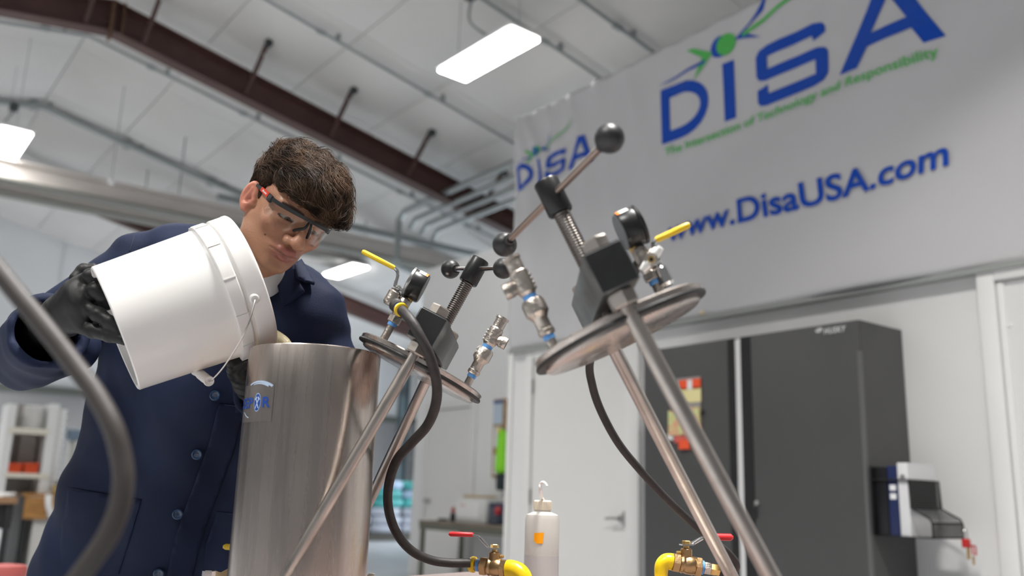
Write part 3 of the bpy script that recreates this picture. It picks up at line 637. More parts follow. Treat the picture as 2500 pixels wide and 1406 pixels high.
# padlocks hung at the rack's corner
pp = Vector((rx1-0.02, SY-d2_-0.02, zlow-0.105))
lk = thing('padlock', 'red safety padlock with brass keys hanging at the rack corner', 'padlock', pp)
MB().box(pp, (0.045, 0.024, 0.04), None, 0.005).build('lock_body', mat('red_lock_plastic', (0.55, 0.02, 0.02), 0.35), lk)
MB().tube([pp+Vector((-0.012, 0, 0.015)), pp+Vector((-0.012, 0, 0.05)), pp+Vector((0, 0, 0.066)), pp+Vector((0.012, 0, 0.05)), pp+Vector((0.012, 0, 0.015))], 0.003, 8, smooth=4).build('shackle', M_steelhw, lk)
MB().tube([pp+Vector((0.02, -0.016, -0.008)), pp+Vector((0.05, -0.016, -0.012)), pp+Vector((0.05, -0.016, -0.05)), pp+Vector((0.02, -0.016, -0.045)), pp+Vector((0.02, -0.016, -0.008))], 0.004, 6).build('red_tag_frame', MATS['red_lock_plastic'], lk)
MB().box(pp+Vector((-0.01, -0.012, -0.045)), (0.028, 0.003, 0.05), None, 0.001).build('key', mat('brass', (0.62, 0.42, 0.16), 0.35, 1.0), lk); MB().box(pp+Vector((0.035, -0.010, -0.075)), (0.018, 0.003, 0.04), None, 0.001).build('key', MATS['brass'], lk)

# ================================================================== BACKGROUND FURNITURE BY THE RECESSED WALL
DXf = 5.45; dz_ = onX(1130, 1277, DXf).z
yl, yrr = onX(1022, 1272, DXf).y, YC+0.02
M_desk = mat('worn_brown_bench_top', (0.20, 0.165, 0.125), 0.5, var=0.2, vscale=4); M_dleg = mat('olive_grey_steel', (0.16, 0.165, 0.13), 0.45, 0.3)
t = thing('work_table', 'narrow steel work table with a brown top against the recessed wall', 'table', ((DXf+W2)/2, (yl+yrr)/2, 0))
MB().bx(DXf, W2-0.04, yrr, yl, dz_-0.035, dz_, 0.004).build('table_top', M_desk, t)
for x in (DXf+0.03, W2-0.1):
    for y in (yl-0.05, yrr+0.5): MB().bx(x-0.02, x+0.02, y-0.02, y+0.02, 0, dz_-0.035).build('leg', M_dleg, t)
MB().bx(DXf+0.01, DXf+0.03, yrr, yl, dz_-0.095, dz_-0.035).build('apron', M_dleg, t)
MB().bx(DXf+0.12, DXf+0.14, yrr+0.02, yrr+0.48, 0.05, dz_-0.1).build('drawer_unit', mat('grey_drawer_front', (0.34, 0.34, 0.33), 0.4), t)
def desk_obj(pa, pb, x0, x1): # footprint from pixels at the near face plane
    a, b = onX(*pa, x0), onX(*pb, x0); return (x0, x1, min(a.y, b.y), max(a.y, b.y), dz_+0.0005, max(a.z, b.z))
def bxs(m_, q, bev=0.01): return m_.bx(*q, bev)
q = desk_obj((1112, 1275), (1187, 1217), 5.6, 5.85)
t = thing('balance', 'white bench instrument with a tan lid on the work table', 'instrument', ((q[0]+q[1])/2, (q[2]+q[3])/2, dz_))
bxs(MB(), q, 0.012).build('case', mat('off_white_case', (0.66, 0.67, 0.66), 0.4), t); MB().bx(q[0]-0.004, q[0], q[2]+0.12, q[3]-0.02, q[4]+0.05, q[5]-0.04).build('front_panel', M_white_pl, t)
MB().bx(q[0]+0.04, q[1]-0.04, q[2]+0.10, q[3]-0.06, q[5], q[5]+0.03, 0.008).build('lid', mat('tan_lid', (0.48, 0.36, 0.20), 0.5), t)
for k in range(3): MB().bx(q[0]-0.007, q[0]-0.003, q[3]-0.11-0.03*k, q[3]-0.095-0.03*k, q[5]-0.085, q[5]-0.07).build('button', mat('red_button', (0.5, 0.06, 0.05), 0.4), t)
q = desk_obj((1192, 1278), (1232, 1228), 5.62, 5.84)
t = thing('control_box', 'dark blue control box with a red knob at the table end', 'instrument', ((q[0]+q[1])/2, (q[2]+q[3])/2, dz_))
bxs(MB(), q, 0.008).build('case', mat('dark_blue_case', (0.035, 0.045, 0.08), 0.4), t)
MB().lathe([(0.045, 0), (0.045, 0.02), (0.03, 0.035)], (q[0], (q[2]*0.65+q[3]*0.35), q[5]-0.08), (-1, 0, 0), 18).build('red_knob', mat('red_knob_plastic', (0.45, 0.03, 0.04), 0.35), t)
for i in range(3):
    for j in range(3): MB().bx(q[0]-0.004, q[0], q[3]-0.05-0.05*i, q[3]-0.03-0.05*i, q[4]+0.03+0.05*j, q[4]+0.05+0.05*j).build('dial', mat('grey_dial', (0.25, 0.27, 0.32), 0.4), t)
p = onX(1105, 1273, 5.62); t = thing('spray_bottle', 'small black bottle with a red cap beside the white instrument', 'bottle', (p.x, p.y, dz_))
MB().lathe([(0.032, 0), (0.032, 0.075), (0.012, 0.095)], (p.x, p.y, dz_+0.0005), (0, 0, 1), 16).build('bottle', M_blk, t); MB().lathe([(0.022, 0), (0.022, 0.04), (0.008, 0.06)], (p.x, p.y, dz_+0.095), (0, 0, 1), 16).build('cap', mat('dull_red_cap', (0.40, 0.05, 0.03), 0.4), t)
p = onX(1082, 1268, 5.62); t = thing('hand_tool', 'small dark tool lying at the left end of the work table', 'tool', (p.x, p.y, dz_))
MB().box((p.x, p.y, dz_+0.014), (0.05, 0.16, 0.026), None, 0.01).build('handle', M_blk, t); MB().cyl((p.x, p.y-0.08, dz_+0.014), (p.x, p.y-0.16, dz_+0.014), 0.008, seg=10).build('shaft', M_steelhw, t)
# notice board and hi-vis vest
X = W2-0.004
a, b = onX(1203, 1165, X), onX(1240, 973, X); t = thing('notice_board', 'cork notice board with blue and white sheets, narrow in view', 'notice board', (X, (a.y+b.y)/2, a.z))
MB().bx(X-0.02, X, b.y-0.0, a.y, a.z, b.z).build('cork_panel', mat('cork', (0.42, 0.27, 0.14), 0.7, var=0.25, vscale=30), t)
for pa, pb, m, n in (((1205, 1036), (1228, 980), mat('white_blue_sheet', (0.55, 0.66, 0.78), 0.5), 'poster'), ((1205, 986), (1229, 976), mat('blue_header', (0.08, 0.16, 0.45), 0.5), 'poster_header'), ((1205, 1092), (1222, 1042), M_wh, 'paper_sheet'), ((1204, 1158), (1219, 1110), M_wh, 'paper_sheet')):
    u, v = onX(*pa, X-0.021), onX(*pb, X-0.021); MB().bx(X-0.024, X-0.0205, v.y, u.y, u.z, v.z).build(n, m, t)
a, b = onX(1224, 1152, X-0.03), onX(1241, 1050, X-0.03); y0, y1 = b.y, a.y
t = thing('safety_vest', 'fluorescent green vest hanging beside the notice board', 'vest', (X-0.05, (y0+y1)/2, a.z))
M_hv = mat('fluorescent_green_cloth', (0.30, 0.85, 0.04), 0.6)
s = SDF((X-0.14, y0-0.15, a.z-0.05), (X-0.0255, y1+0.15, b.z+0.05), 0.016); mid = (y0+y1)/2
for k in range(4): yy = y0+(y1-y0)*(k+0.5)/4; s.add(s.cone((X-0.075, yy*0.9+mid*0.1, a.z+0.03), (X-0.07, mid+(yy-mid)*0.45, b.z-0.03), 0.045, 0.03), 0.03)
s.d += 0.006*np.sin(s.y*60)
P, F = s.mesh(); link('vest_cloth', pymesh('vest_cloth', P, F), M_hv, t, ang=180)
MB().bx(X-0.13, X-0.118, y0+0.03, y1-0.03, a.z+0.42, a.z+0.47).build('reflective_band', mat('yellow_band', (0.8, 0.7, 0.1), 0.4), t); MB().cyl((X-0.08, mid, b.z), (X-0.08, mid, b.z+0.09), 0.006, seg=8).build('hanger_hook', M_steelhw, t)
a, b = onX(1224, 1197, X-0.03), onX(1236, 1152, X-0.03); t = thing('cloth_bag', 'dark hanging bag directly under the green vest', 'bag', (X-0.06, (a.y+b.y)/2, a.z))
MB().bx(X-0.10, X-0.03, b.y-0.02, a.y+0.02, a.z, b.z-0.02, 0.02).build('bag', mat('dark_slate_cloth', (0.03, 0.045, 0.05), 0.8), t); MB().tube([(X-0.06, b.y, b.z-0.03), (X-0.06, (a.y+b.y)/2, b.z+0.06), (X-0.06, a.y, b.z-0.03)], 0.006, 6, smooth=4).build('strap', M_blk, t)

# far end: lit door pane, pallets, column
M_day = mat('daylight_pane', (1, 1, 1), 0.3, emit=(0.80, 0.92, 1.0), estr=1.6)
a, b = onY(996, 1162, YE-0.02), onY(1015, 1122, YE-0.02); wn = struct(MB().bx(a.x, b.x, YE-0.03, YE-0.002, a.z, b.z, 0.06).build('window_1', M_day))
for (x0, x1, z0, z1) in ((a.x-0.07, a.x, a.z-0.07, b.z+0.07), (b.x, b.x+0.07, a.z-0.07, b.z+0.07), (a.x, b.x, a.z-0.07, a.z), (a.x, b.x, b.z, b.z+0.07)): MB().bx(x0, x1, YE-0.06, YE-0.002, z0, z1).build('window_frame', M_galv, wn)
p = onY(978, 1100, 20.5); t = thing('steel_column', 'dark grey steel column standing near the far door', 'column', (p.x, 20.5, 0))
M_col = mat('slate_steel', (0.10, 0.14, 0.155), 0.5)
for dx, wx, wy in ((0, 0.02, 0.2), (-0.11, 0.015, 0.22), (0.11, 0.015, 0.22)): MB().bx(p.x+dx-wx/2 if dx else p.x-0.1, p.x+dx+wx/2 if dx else p.x+0.1, 20.5-wy/2 if dx else 20.49, 20.5+wy/2 if dx else 20.51, 0.02, 4.6).build('web' if not dx else 'flange', M_col, t, False)
MB().bx(p.x-0.2, p.x+0.2, 20.35, 20.65, 0, 0.02).build('base_plate', M_col, t, False)
for zz in (1.7, 2.6, 3.4): MB().bx(p.x-0.16, p.x-0.02, 20.3, 20.38, zz, zz+0.25, 0.02).build('control_box', mat('dark_box', (0.04, 0.05, 0.055), 0.5), t)
M_bags = [mat('teal_bag', (0.10, 0.50, 0.48), 0.5, var=0.3, vscale=4), mat('pale_blue_bag', (0.40, 0.52, 0.68), 0.5, var=0.25, vscale=4), mat('white_bag', (0.55, 0.57, 0.64), 0.5, var=0.2, vscale=4)]
g0 = onZ(930, 1303, 0.14); GY = g0.y
t = thing('pallet', 'wooden pallet under the stacked teal and white bags far away', 'pallet', (g0.x, GY, 0))
M_pal = mat('weathered_pallet_wood', (0.13, 0.12, 0.10), 0.8)
for k in range(6): MB().bx(g0.x-1.0, g0.x+1.3, GY+0.2*k, GY+0.2*k+0.13, 0.115, 0.135).build('deck_board', M_pal, t, False)
for k in range(3): MB().bx(g0.x-1.0, g0.x+1.3, GY+0.5*k, GY+0.5*k+0.09, 0, 0.115).build('runner', M_pal, t, False)
ztop = onY(940, 1172, GY).z
nl = 6; hh = (ztop-0.14)/nl
for r in range(nl):
    for k in range(3):
        mi = 2 if r < 3 else (0 if (r+k) % 3 else 1)
        o = MB().box((g0.x-0.62+0.76*k+0.03*(r % 2), GY+0.5+0.02*((r*k) % 3), 0.137+hh*(r+0.5)), (0.73, 0.9, hh*0.985), None, hh*0.35).build('filled_bag', M_bags[mi])
        tag(o, '%s bag in the %s layer of the far pallet, %s in its row' % (('teal', 'pale blue', 'white')[mi], ('lowest', 'second', 'third', 'fourth', 'fifth', 'top')[r], ('left', 'middle', 'right')[k]), 'bag', 'bags on the far pallet')
# ================================================================== SHELVES AT THE FAR LEFT
LY = 11.0
def fl(px, py, dy=0.0): return onY(px, py, LY+dy)
def rect(x0, y0, x1, y1, dy=0.0): # pixel rectangle on the plane Y = LY+dy
    a, b = fl(x0, y1, dy), fl(x1, y0, dy); return a.x, b.x, a.z, b.z
def fbox(r, depth, name, m, parent=None, dy=0.0, bev=0.0): return MB().bx(r[0], r[1], LY+dy, LY+dy+depth, r[2], r[3], bev).build(name, m, parent)
M_shelf = mat('cream_painted_shelf', (0.72, 0.69, 0.60), 0.5); M_shelfw = mat('white_shelf_upright', (0.74, 0.75, 0.75), 0.5)
r = rect(12, 985, 128, 1205); sh = thing('shelf_unit', 'white shelf unit at the far left holding lids and orange bins', 'shelf', ((r[0]+r[1])/2, LY+0.2, r[2]))
zb = r[2]
for x0, x1 in ((10, 24), (116, 124)):
    q = rect(x0, 985, x1, 1205); MB().bx(q[0], q[1], LY, LY+0.42, 0.0 if x0 < 60 else q[2], q[3]).build('upright', M_shelfw, sh)
for (py, x0, x1) in ((1052, 18, 122), (1161, 8, 120)):
    q = rect(x0, py-4, x1, py+4); MB().bx(q[0], q[1], LY-0.01, LY+0.42, q[2], q[3]).build('shelf_board', M_shelf, sh)
MB().bx(r[0], r[1], LY+0.42, LY+0.43, r[2], r[3]).build('back_panel', mat('grey_shelf_back', (0.42, 0.40, 0.38), 0.6), sh)
q = rect(46, 1062, 100, 1127, 0.1)
z0 = fl(50, 1157).z+0.0
# stack of white lids on the upper board
q = rect(60, 990, 118, 1047); zs = fl(60, 1048).z; n = 9; hh = (q[3]-zs)/n
lidw = (q[1]-q[0])
for k in range(n):
    o = MB().lathe([(lidw*0.46, 0), (lidw*0.54, hh*0.25), (lidw*0.54, hh*0.8), (lidw*0.46, hh*0.96)], ((q[0]+q[1])/2, LY+0.20, zs+hh*k+0.001), (0, 0, 1), 20).build('round_cover', M_white_pl)
    tag(o, 'white bucket lid in the pile on the upper shelf, %s' % (('bottom one', 'second from the bottom', 'third from the bottom', 'fourth from the bottom', 'middle one', 'fourth from the top', 'third from the top', 'second from the top', 'top one')[k]), 'cover', 'white bucket lids on the upper shelf')
# ribbed pale carton between the boards
q = rect(50, 1063, 100, 1126, 0.15); zz = fl(60, 1157).z
t = thing('ribbed_panel', 'pale ribbed panel leaning at the back of the middle shelf', 'panel', ((q[0]+q[1])/2, LY+0.30, zz))
MB().bx(q[0], q[1], LY+0.36, LY+0.375, zz, q[3]).build('panel', mat('pale_grey_card', (0.55, 0.54, 0.50), 0.6), t)
for k in range(9): x = q[0]+(q[1]-q[0])*(k+0.5)/9; MB().bx(x-0.006, x+0.006, LY+0.352, LY+0.36, zz, q[3]).build('rib', mat('pale_grey_rib', (0.62, 0.61, 0.57), 0.6), t)
M_orange = mat('orange_red_bin', (0.62, 0.07, 0.015), 0.4)
for k in range(2):
    q = rect(18+40*k, 1131, 56+40*k, 1157); t = thing('storage_bin', ('left', 'right')[k]+' orange-red open bin on the lower shelf board', 'bin', ((q[0]+q[1])/2, LY+0.15, zz), 'orange bins on the lower shelf')
    MB().bx(q[0], q[1], LY+0.02, LY+0.03, zz+0.001, q[3]).build('front_wall', M_orange, t); MB().bx(q[0], q[1], LY+0.32, LY+0.33, zz+0.001, q[3]).build('rear_wall', M_orange, t)
    MB().bx(q[0], q[0]+0.01, LY+0.03, LY+0.32, zz+0.001, q[3]).build('side_wall', M_orange, t); MB().bx(q[1]-0.01, q[1], LY+0.03, LY+0.32, zz+0.001, q[3]).build('side_wall', M_orange, t)
    MB().bx(q[0], q[1], LY+0.03, LY+0.32, zz+0.001, zz+0.012).build('bin_floor', M_orange, t); MB().bx(q[0]-0.004, q[1]+0.004, LY+0.012, LY+0.02, q[3]-0.03, q[3]).build('rim', M_orange, t)
# column of nested white buckets
q = rect(120, 985, 178, 1200, -0.1); zq = fl(140, 1202, -0.1).z; wv = rect(122, 985, 176, 1202, -0.1); rad = (wv[1]-wv[0])/2; n = 12; step = (q[3]-zq-0.06)/n
for k in range(n):
    c = ((wv[0]+wv[1])/2, LY+0.10, zq+step*k+0.001); t = thing('nested_bucket', 'white bucket in the tall nested column beside the shelf, %s' % (('lowest', 'second from below', 'third from below', 'fourth from below', 'fifth from below', 'sixth from below', 'sixth from the top', 'fifth from the top', 'fourth from the top', 'third from the top', 'second from the top', 'topmost')[k]), 'bucket', c, 'nested white buckets')
    MB().lathe([(rad*0.86, 0), (rad*0.88, step*0.62), (rad*0.96, step*0.66), (rad*0.98, step*0.80), (rad*0.99, step*0.96)], c, (0, 0, 1), 24).build('bucket_wall', M_white_pl, t)
    MB().lathe([(rad*1.0, step*0.70), (rad*1.06, step*0.74), (rad*1.06, step*0.985), (rad*1.0, step*0.995)], c, (0, 0, 1), 24).build('rim', M_white_pl, t)
# counter carrying it all
zc = fl(100, 1203).z; xs0, xs1 = fl(55, 1203).x, fl(235, 1203).x
t = thing('workbench', 'low workbench with an orange-brown wooden front under the bucket column', 'workbench', ((xs0+xs1)/2, LY+0.2, 0))
M_pine = mat('orange_pine', (0.40, 0.20, 0.06), 0.5, var=0.3, vscale=5, stretch=(1, 1, 6))
MB().bx(xs0, xs1, LY-0.2, LY+0.55, zc-0.04, zc-0.002).build('counter_top', M_pine, t)
zf = fl(100, 1267, -0.2).z
for a, b in ((60, 117), (121, 178), (182, 235)): x0, x1 = onY(a, 1230, LY-0.2).x, onY(b, 1230, LY-0.2).x; MB().bx(x0, x1, LY-0.22, LY-0.19, zf, zc-0.045).build('drawer_front', M_pine, t)
x0 = onY(78, 1300, LY-0.18).x
MB().bx(x0, xs1, LY-0.17, LY+0.5, 0, zf-0.01).build('white_cabinet_base', mat('pale_cabinet', (0.60, 0.59, 0.56), 0.5), t)
MB().bx(xs0, xs0+0.05, LY-0.15, LY+0.5, 0, zc-0.04).build('leg', M_blk, t)
a, b = onY(119, 1208, LY-0.24), onY(128, 1263, LY-0.24); tag(MB().tube([a, (a+b)/2+Vector((-0.02, -0.02, 0)), b], 0.035, 8, smooth=5).build('white_strap', M_white_pl), 'white strap hanging over the pine drawer fronts', 'strap')
# pots and jars beside the column
for k, (px, py, rr, hz, c, nm) in enumerate(((150, 1203, 0.06, 0.16, (0.10, 0.09, 0.08), 'dark'), (160, 1203, 0.05, 0.28, (0.35, 0.33, 0.30), 'grey'), (137, 1204, 0.05, 0.10, (0.45, 0.33, 0.14), 'amber'), (190, 1203, 0.09, 0.22, (0.10, 0.085, 0.07), 'wide dark'))):
    p = onY(px, py, LY-0.12); p = Vector((p.x, LY-0.12-0.02*(k % 2), zc)); t = thing('jar', nm+' jar on the far counter in front of the buckets', 'jar', p)
    MB().lathe([(rr*0.9, 0.0), (rr, 0.02), (rr, hz*0.75), (rr*0.6, hz*0.9)], p, (0, 0, 1), 16).build('jar_wall', mat(nm+'_jar', c, 0.35), t); MB().lathe([(rr*0.7, hz*0.9), (rr*0.7, hz), (rr*0.6, hz*1.02)], p, (0, 0, 1), 16).build('cap', mat('cap_tone_%d' % k, ((0.75, 0.74, 0.7), (0.6, 0.6, 0.6), (0.1, 0.1, 0.1), (0.5, 0.48, 0.45))[k], 0.4), t)
q = rect(168, 1078, 240, 1203, 0.15); t = thing('carton', 'white carton on the counter right of the bucket column', 'box', ((q[0]+q[1])/2, LY+0.3, zc))
MB().bx(q[0], q[1], LY+0.24, LY+0.50, zc, q[3], 0.004).build('carton_body', mat('dull_white_card', (0.60, 0.61, 0.58), 0.6), t); MB().bx(q[0], q[1], LY+0.236, LY+0.2395, (zc+q[3])/2-0.02, (zc+q[3])/2+0.02).build('packing_tape', mat('tape_tan', (0.5, 0.46, 0.38), 0.3), t)
q2 = rect(172, 1046, 212, 1078, 0.15); t = thing('plastic_tub', 'blue-grey plastic tub standing on the white carton', 'tub', ((q2[0]+q2[1])/2, LY+0.36, q[3]))
M_tub = mat('blue_grey_tub', (0.20, 0.27, 0.36), 0.3); MB().bx(q2[0], q2[1], LY+0.26, LY+0.46, q[3]+0.001, q2[3], 0.02).build('tub', M_tub, t); MB().bx(q2[0]-0.02, q2[1]+0.02, LY+0.245, LY+0.475, q2[3]-0.03, q2[3], 0.01).build('lid', mat('pale_blue_lid', (0.42, 0.50, 0.58), 0.3), t)
# desk with papers, at the left edge, a little nearer
DY = LY-1.6
zt_ = onY(20, 1213, DY).z; xr = onY(45, 1213, DY).x
t = thing('desk', 'wood topped desk with black legs cut by the left edge', 'desk', (xr-0.6, DY+0.35, 0))
MB().bx(xr-1.4, xr, DY, DY+0.7, zt_-0.06, zt_-0.002, 0.004).build('desk_top', mat('brown_desk_top', (0.26, 0.15, 0.08), 0.45, var=0.2, vscale=4), t)
for x in (xr-0.06, xr-0.22, xr-1.3): MB().bx(x-0.025, x+0.025, DY+0.02, DY+0.07, 0, zt_-0.06).build('leg', M_blk, t)
MB().bx(xr-0.3, xr-0.02, DY+0.05, DY+0.09, zt_-0.28, zt_-0.06).build('side_panel', M_blk, t)
for k in range(3): tag(MB().bx(xr-0.5+0.05*k, xr-0.12+0.06*k, DY+0.03+0.05*k, DY+0.3+0.05*k, zt_-0.001+0.012*k, zt_+0.011+0.012*k).build('paper_stack', M_wh), 'white paper stack on the far left desk, %s layer' % ('bottom', 'middle', 'top')[k], 'paper', 'papers on the far left desk')
a = onY(0, 1200, DY+0.45); t = thing('carton', 'red and white box on the desk at the left edge', 'box', (xr-0.42, DY+0.5, zt_))
MB().bx(xr-0.65, xr-0.30, DY+0.42, DY+0.6, zt_+0.001, zt_+0.2).build('box_body', M_wh, t); MB().bx(xr-0.65, xr-0.305, DY+0.415, DY+0.4195, zt_+0.02, zt_+0.12).build('red_panel', mat('red_print', (0.55, 0.03, 0.05), 0.4), t)
# red stool
p = onZ(12, 1386, 0.60); t = thing('stool', 'red round stool seat cut by the lower left corner', 'stool', (p.x, p.y, 0))
rs = (onZ(68, 1386, 0.60)-p).length
MB().lathe([(rs*0.9, 0), (rs, 0.015), (rs, 0.045), (rs*0.93, 0.06), (rs*0.4, 0.066)], (p.x, p.y, 0.55), (0, 0, 1), 28).build('seat', mat('faded_red_vinyl', (0.45, 0.10, 0.09), 0.5), t)
for k in range(4):
    a = PI/4+PI/2*k; MB().cyl((p.x+rs*0.7*math.cos(a), p.y+rs*0.7*math.sin(a), 0.55), (p.x+rs*1.15*math.cos(a), p.y+rs*1.15*math.sin(a), 0), 0.012, seg=8).build('leg', mat('brown_stool_leg', (0.16, 0.08, 0.06), 0.5), t)
MB().tube([(p.x+rs*0.95*math.cos(2*PI*k/20), p.y+rs*0.95*math.sin(2*PI*k/20), 0.22) for k in range(21)], 0.008, 6).build('foot_ring', M_steelhw, t)
# ================================================================== BENCH
BZ = 0.79
bc = onZ(1200, 1391, BZ)                          # far corner of the bench
aA = R_(38); e1 = -(e_lat*math.sin(aA)+e_fwd*math.cos(aA)); e2 = (e_lat*math.cos(aA)-e_fwd*math.sin(aA))   # the two edges leaving that corner
bw, bl = 1.12, 1.55
M_bench = mat('pinkish_brown_bench', (0.30, 0.24, 0.23), 0.5, var=0.15, vscale=5, stretch=(1, 6, 1))
bcen = bc+e1*(bw/2)+e2*(bl/2)
bt = thing('lab_bench', 'pinkish wooden bench carrying the two filter presses', 'bench', (bcen.x, bcen.y, 0))
MB().box(bcen-e_up*0.02, (bw, bl, 0.04), (e1, e2, e_up), 0.006).build('bench_top', M_bench, bt)
for i in (0.06, bw-0.06):
    for j in (0.06, bl-0.06):
        p = bc+e1*i+e2*j; MB().box((p.x, p.y, (BZ-0.04)/2), (0.07, 0.07, BZ-0.04), (e1, e2, e_up)).build('leg', M_bench, bt)
for i in (0.06, bw-0.06): p = bc+e1*i+e2*(bl/2); MB().box((p.x, p.y, BZ-0.09), (0.03, bl-0.2, 0.10), (e1, e2, e_up)).build('apron', M_bench, bt)

# ================================================================== METALS
def brushed(name, col, rough, streak, lo_=0.70, bmp=0.08):
    m = bpy.data.materials.new(name); m.use_nodes = True; nt = m.node_tree; b = nt.nodes['Principled BSDF']; b.inputs['Metallic'].default_value = 1.0
    tc = nt.nodes.new('ShaderNodeTexCoord'); mp = nt.nodes.new('ShaderNodeMapping'); mp.inputs['Scale'].default_value = streak; nt.links.new(tc.outputs['Object'], mp.inputs['Vector'])
    n = nt.nodes.new('ShaderNodeTexNoise'); n.inputs['Scale'].default_value = 1.0; n.inputs['Detail'].default_value = 8; n.inputs['Roughness'].default_value = 0.65; nt.links.new(mp.outputs['Vector'], n.inputs['Vector'])
    n3 = nt.nodes.new('ShaderNodeTexNoise'); n3.inputs['Scale'].default_value = 9.0; n3.inputs['Detail'].default_value = 5; nt.links.new(tc.outputs['Object'], n3.inputs['Vector'])
    cr = nt.nodes.new('ShaderNodeMix'); cr.data_type = 'RGBA'; cr.inputs[6].default_value = tuple(x*lo_ for x in col)+(1,); cr.inputs[7].default_value = tuple(min(1, x*1.10) for x in col)+(1,)
    mr = nt.nodes.new('ShaderNodeMapRange'); mr.inputs[1].default_value = 0.3; mr.inputs[2].default_value = 0.7
    av = nt.nodes.new('ShaderNodeMath'); av.operation = 'ADD'; sc = nt.nodes.new('ShaderNodeMath'); sc.operation = 'MULTIPLY'; sc.inputs[1].default_value = 0.5
    nt.links.new(n.outputs['Fac'], av.inputs[0]); nt.links.new(n3.outputs['Fac'], av.inputs[1]); nt.links.new(av.outputs[0], sc.inputs[0]); nt.links.new(sc.outputs[0], mr.inputs[0])
    nt.links.new(mr.outputs[0], cr.inputs[0]); nt.links.new(cr.outputs[2], b.inputs['Base Color'])
    r2 = nt.nodes.new('ShaderNodeMapRange'); r2.inputs[1].default_value = 0.3; r2.inputs[2].default_value = 0.7; r2.inputs[3].default_value = rough+0.10; r2.inputs[4].default_value = rough-0.05
    nt.links.new(n.outputs['Fac'], r2.inputs[0]); nt.links.new(r2.outputs[0], b.inputs['Roughness'])
    bp = nt.nodes.new('ShaderNodeBump'); bp.inputs['Strength'].default_value = bmp; bp.inputs['Distance'].default_value = 0.002; nt.links.new(n.outputs['Fac'], bp.inputs['Height']); nt.links.new(bp.outputs['Normal'], b.inputs['Normal'])
    return m
M_ss = brushed('worn_stainless_vessel', (0.50, 0.445, 0.41), 0.25, (40, 40, 0.9), 0.80, 0.02)
M_rod = brushed('stainless_rod', (0.50, 0.46, 0.425), 0.32, (25, 25, 25))
M_lid = brushed('stainless_lid', (0.56, 0.50, 0.46), 0.26, (30, 30, 30))
M_cast = mat('cast_stainless_fitting', (0.50, 0.455, 0.41), 0.36, 1.0, bump=0.25, bscale=120)
M_scr = mat('dark_oiled_screw', (0.16, 0.145, 0.135), 0.33, 1.0)
M_nut = mat('dull_steel_nut', (0.42, 0.385, 0.35), 0.38, 1.0, bump=0.05, bscale=80)
M_blkst = mat('black_oxide_block', (0.030, 0.031, 0.033), 0.38, 0.35, bump=0.03, bscale=60, var=0.2, vscale=20)
M_blockside = mat('grey_steel_block_side', (0.17, 0.175, 0.175), 0.38, 0.8, var=0.3, vscale=25)  # lighter grey for the clamp bar; its end, top and one side are darker
M_knob = mat('black_ball_knob', (0.022, 0.022, 0.024), 0.42)
M_hub = mat('black_hub', (0.022, 0.022, 0.023), 0.33, 0.3)
M_bar = mat('polished_bar', (0.62, 0.60, 0.58), 0.2, 1.0); M_barb = mat('tarnished_bar', (0.33, 0.27, 0.235), 0.35, 1.0)
M_gask = mat('black_rubber_gasket', (0.012, 0.012, 0.012), 0.5)
M_tape = mat('blue_thread_tape', (0.13, 0.36, 0.78), 0.5); M_yellow = mat('yellow_vinyl_grip', (0.83, 0.55, 0.02), 0.38); M_red = mat('red_vinyl_grip', (0.62, 0.025, 0.03), 0.38)
M_hose = mat('black_rubber_hose', (0.030, 0.026, 0.026), 0.55, bump=0.06, bscale=150, var=0.25, vscale=60)
M_brass = mat('brass', (0.62, 0.42, 0.16), 0.35, 1.0); M_bronze = mat('brown_bronze', (0.42, 0.28, 0.145), 0.38, 1.0, bump=0.12, bscale=70)
M_chrome = mat('chrome', (0.75, 0.74, 0.73), 0.14, 1.0)
M_glass = clear_film('gauge_glass', (0.95, 0.96, 0.96), 0.08)
M_dial = mat('gauge_dial_face', (0.30, 0.32, 0.34), 0.35)
M_or = mat('orange_sticker', (0.85, 0.20, 0.02), 0.45)
M_elb = mat('dark_rubbery_elbow', (0.05, 0.047, 0.045), 0.45, 0.2, bump=0.1, bscale=60)

# ================================================================== STEEL CYLINDER
ct = K(771, 866, 1.520); CR = 0.1085
cyl_c = Vector((ct.x, ct.y, 0)); czt = ct.z+0.002; czb = BZ+0.034
cy = thing('steel_cylinder', 'tall brushed stainless steel cylinder on the left press base', 'vessel', (cyl_c.x, cyl_c.y, czb))
WT = 0.004
m_ = MB(); seg = 96; prof = [(CR, czb), (CR, czb+0.06), (CR, czt-0.10), (CR, czt-0.002), (CR-0.001, czt), (CR-WT+0.001, czt), (CR-WT, czt-0.002), (CR-WT, czb+0.004)]
m_.lathe([(r, z-czb) for r, z in prof], (cyl_c.x, cyl_c.y, czb), (0, 0, 1), seg); m_.build('shell', M_ss, cy, ang=50)
# clear label film and its print, wrapped on the wall
def on_cyl(px, py):
    r = ray(px, py); d = Vector((r.x, r.y, 0)); o = CAM-cyl_c; o.z = 0; a = d.dot(d); b = 2*o.dot(d); c = o.dot(o)-CR*CR; t = (-b-math.sqrt(max(0, b*b-4*a*c)))/(2*a); p = CAM+r*t
    return math.atan2(p.y-cyl_c.y, p.x-cyl_c.x), p.z
def wrap(me, a0, z0, sx, sz, off, name, m, parent):
    lo, hi = bounds(me); dice(me, (hi[0]-lo[0])/12, (0,))
    remap(me, lambda x, y, z: (cyl_c.x+(CR+off)*math.cos(a0+x*sx), cyl_c.y+(CR+off)*math.sin(a0+x*sx), z0+y*sz)); return link(name, me, m, parent, False)
aR, zT = on_cyl(671, 936); aL = aR-0.95*1.0; _, zB = on_cyl(665, 1029)
sgn = 1 if on_cyl(660, 980)[0] < on_cyl(640, 980)[0] else -1   # angle grows towards the left of the picture?
wA = 0.085/CR
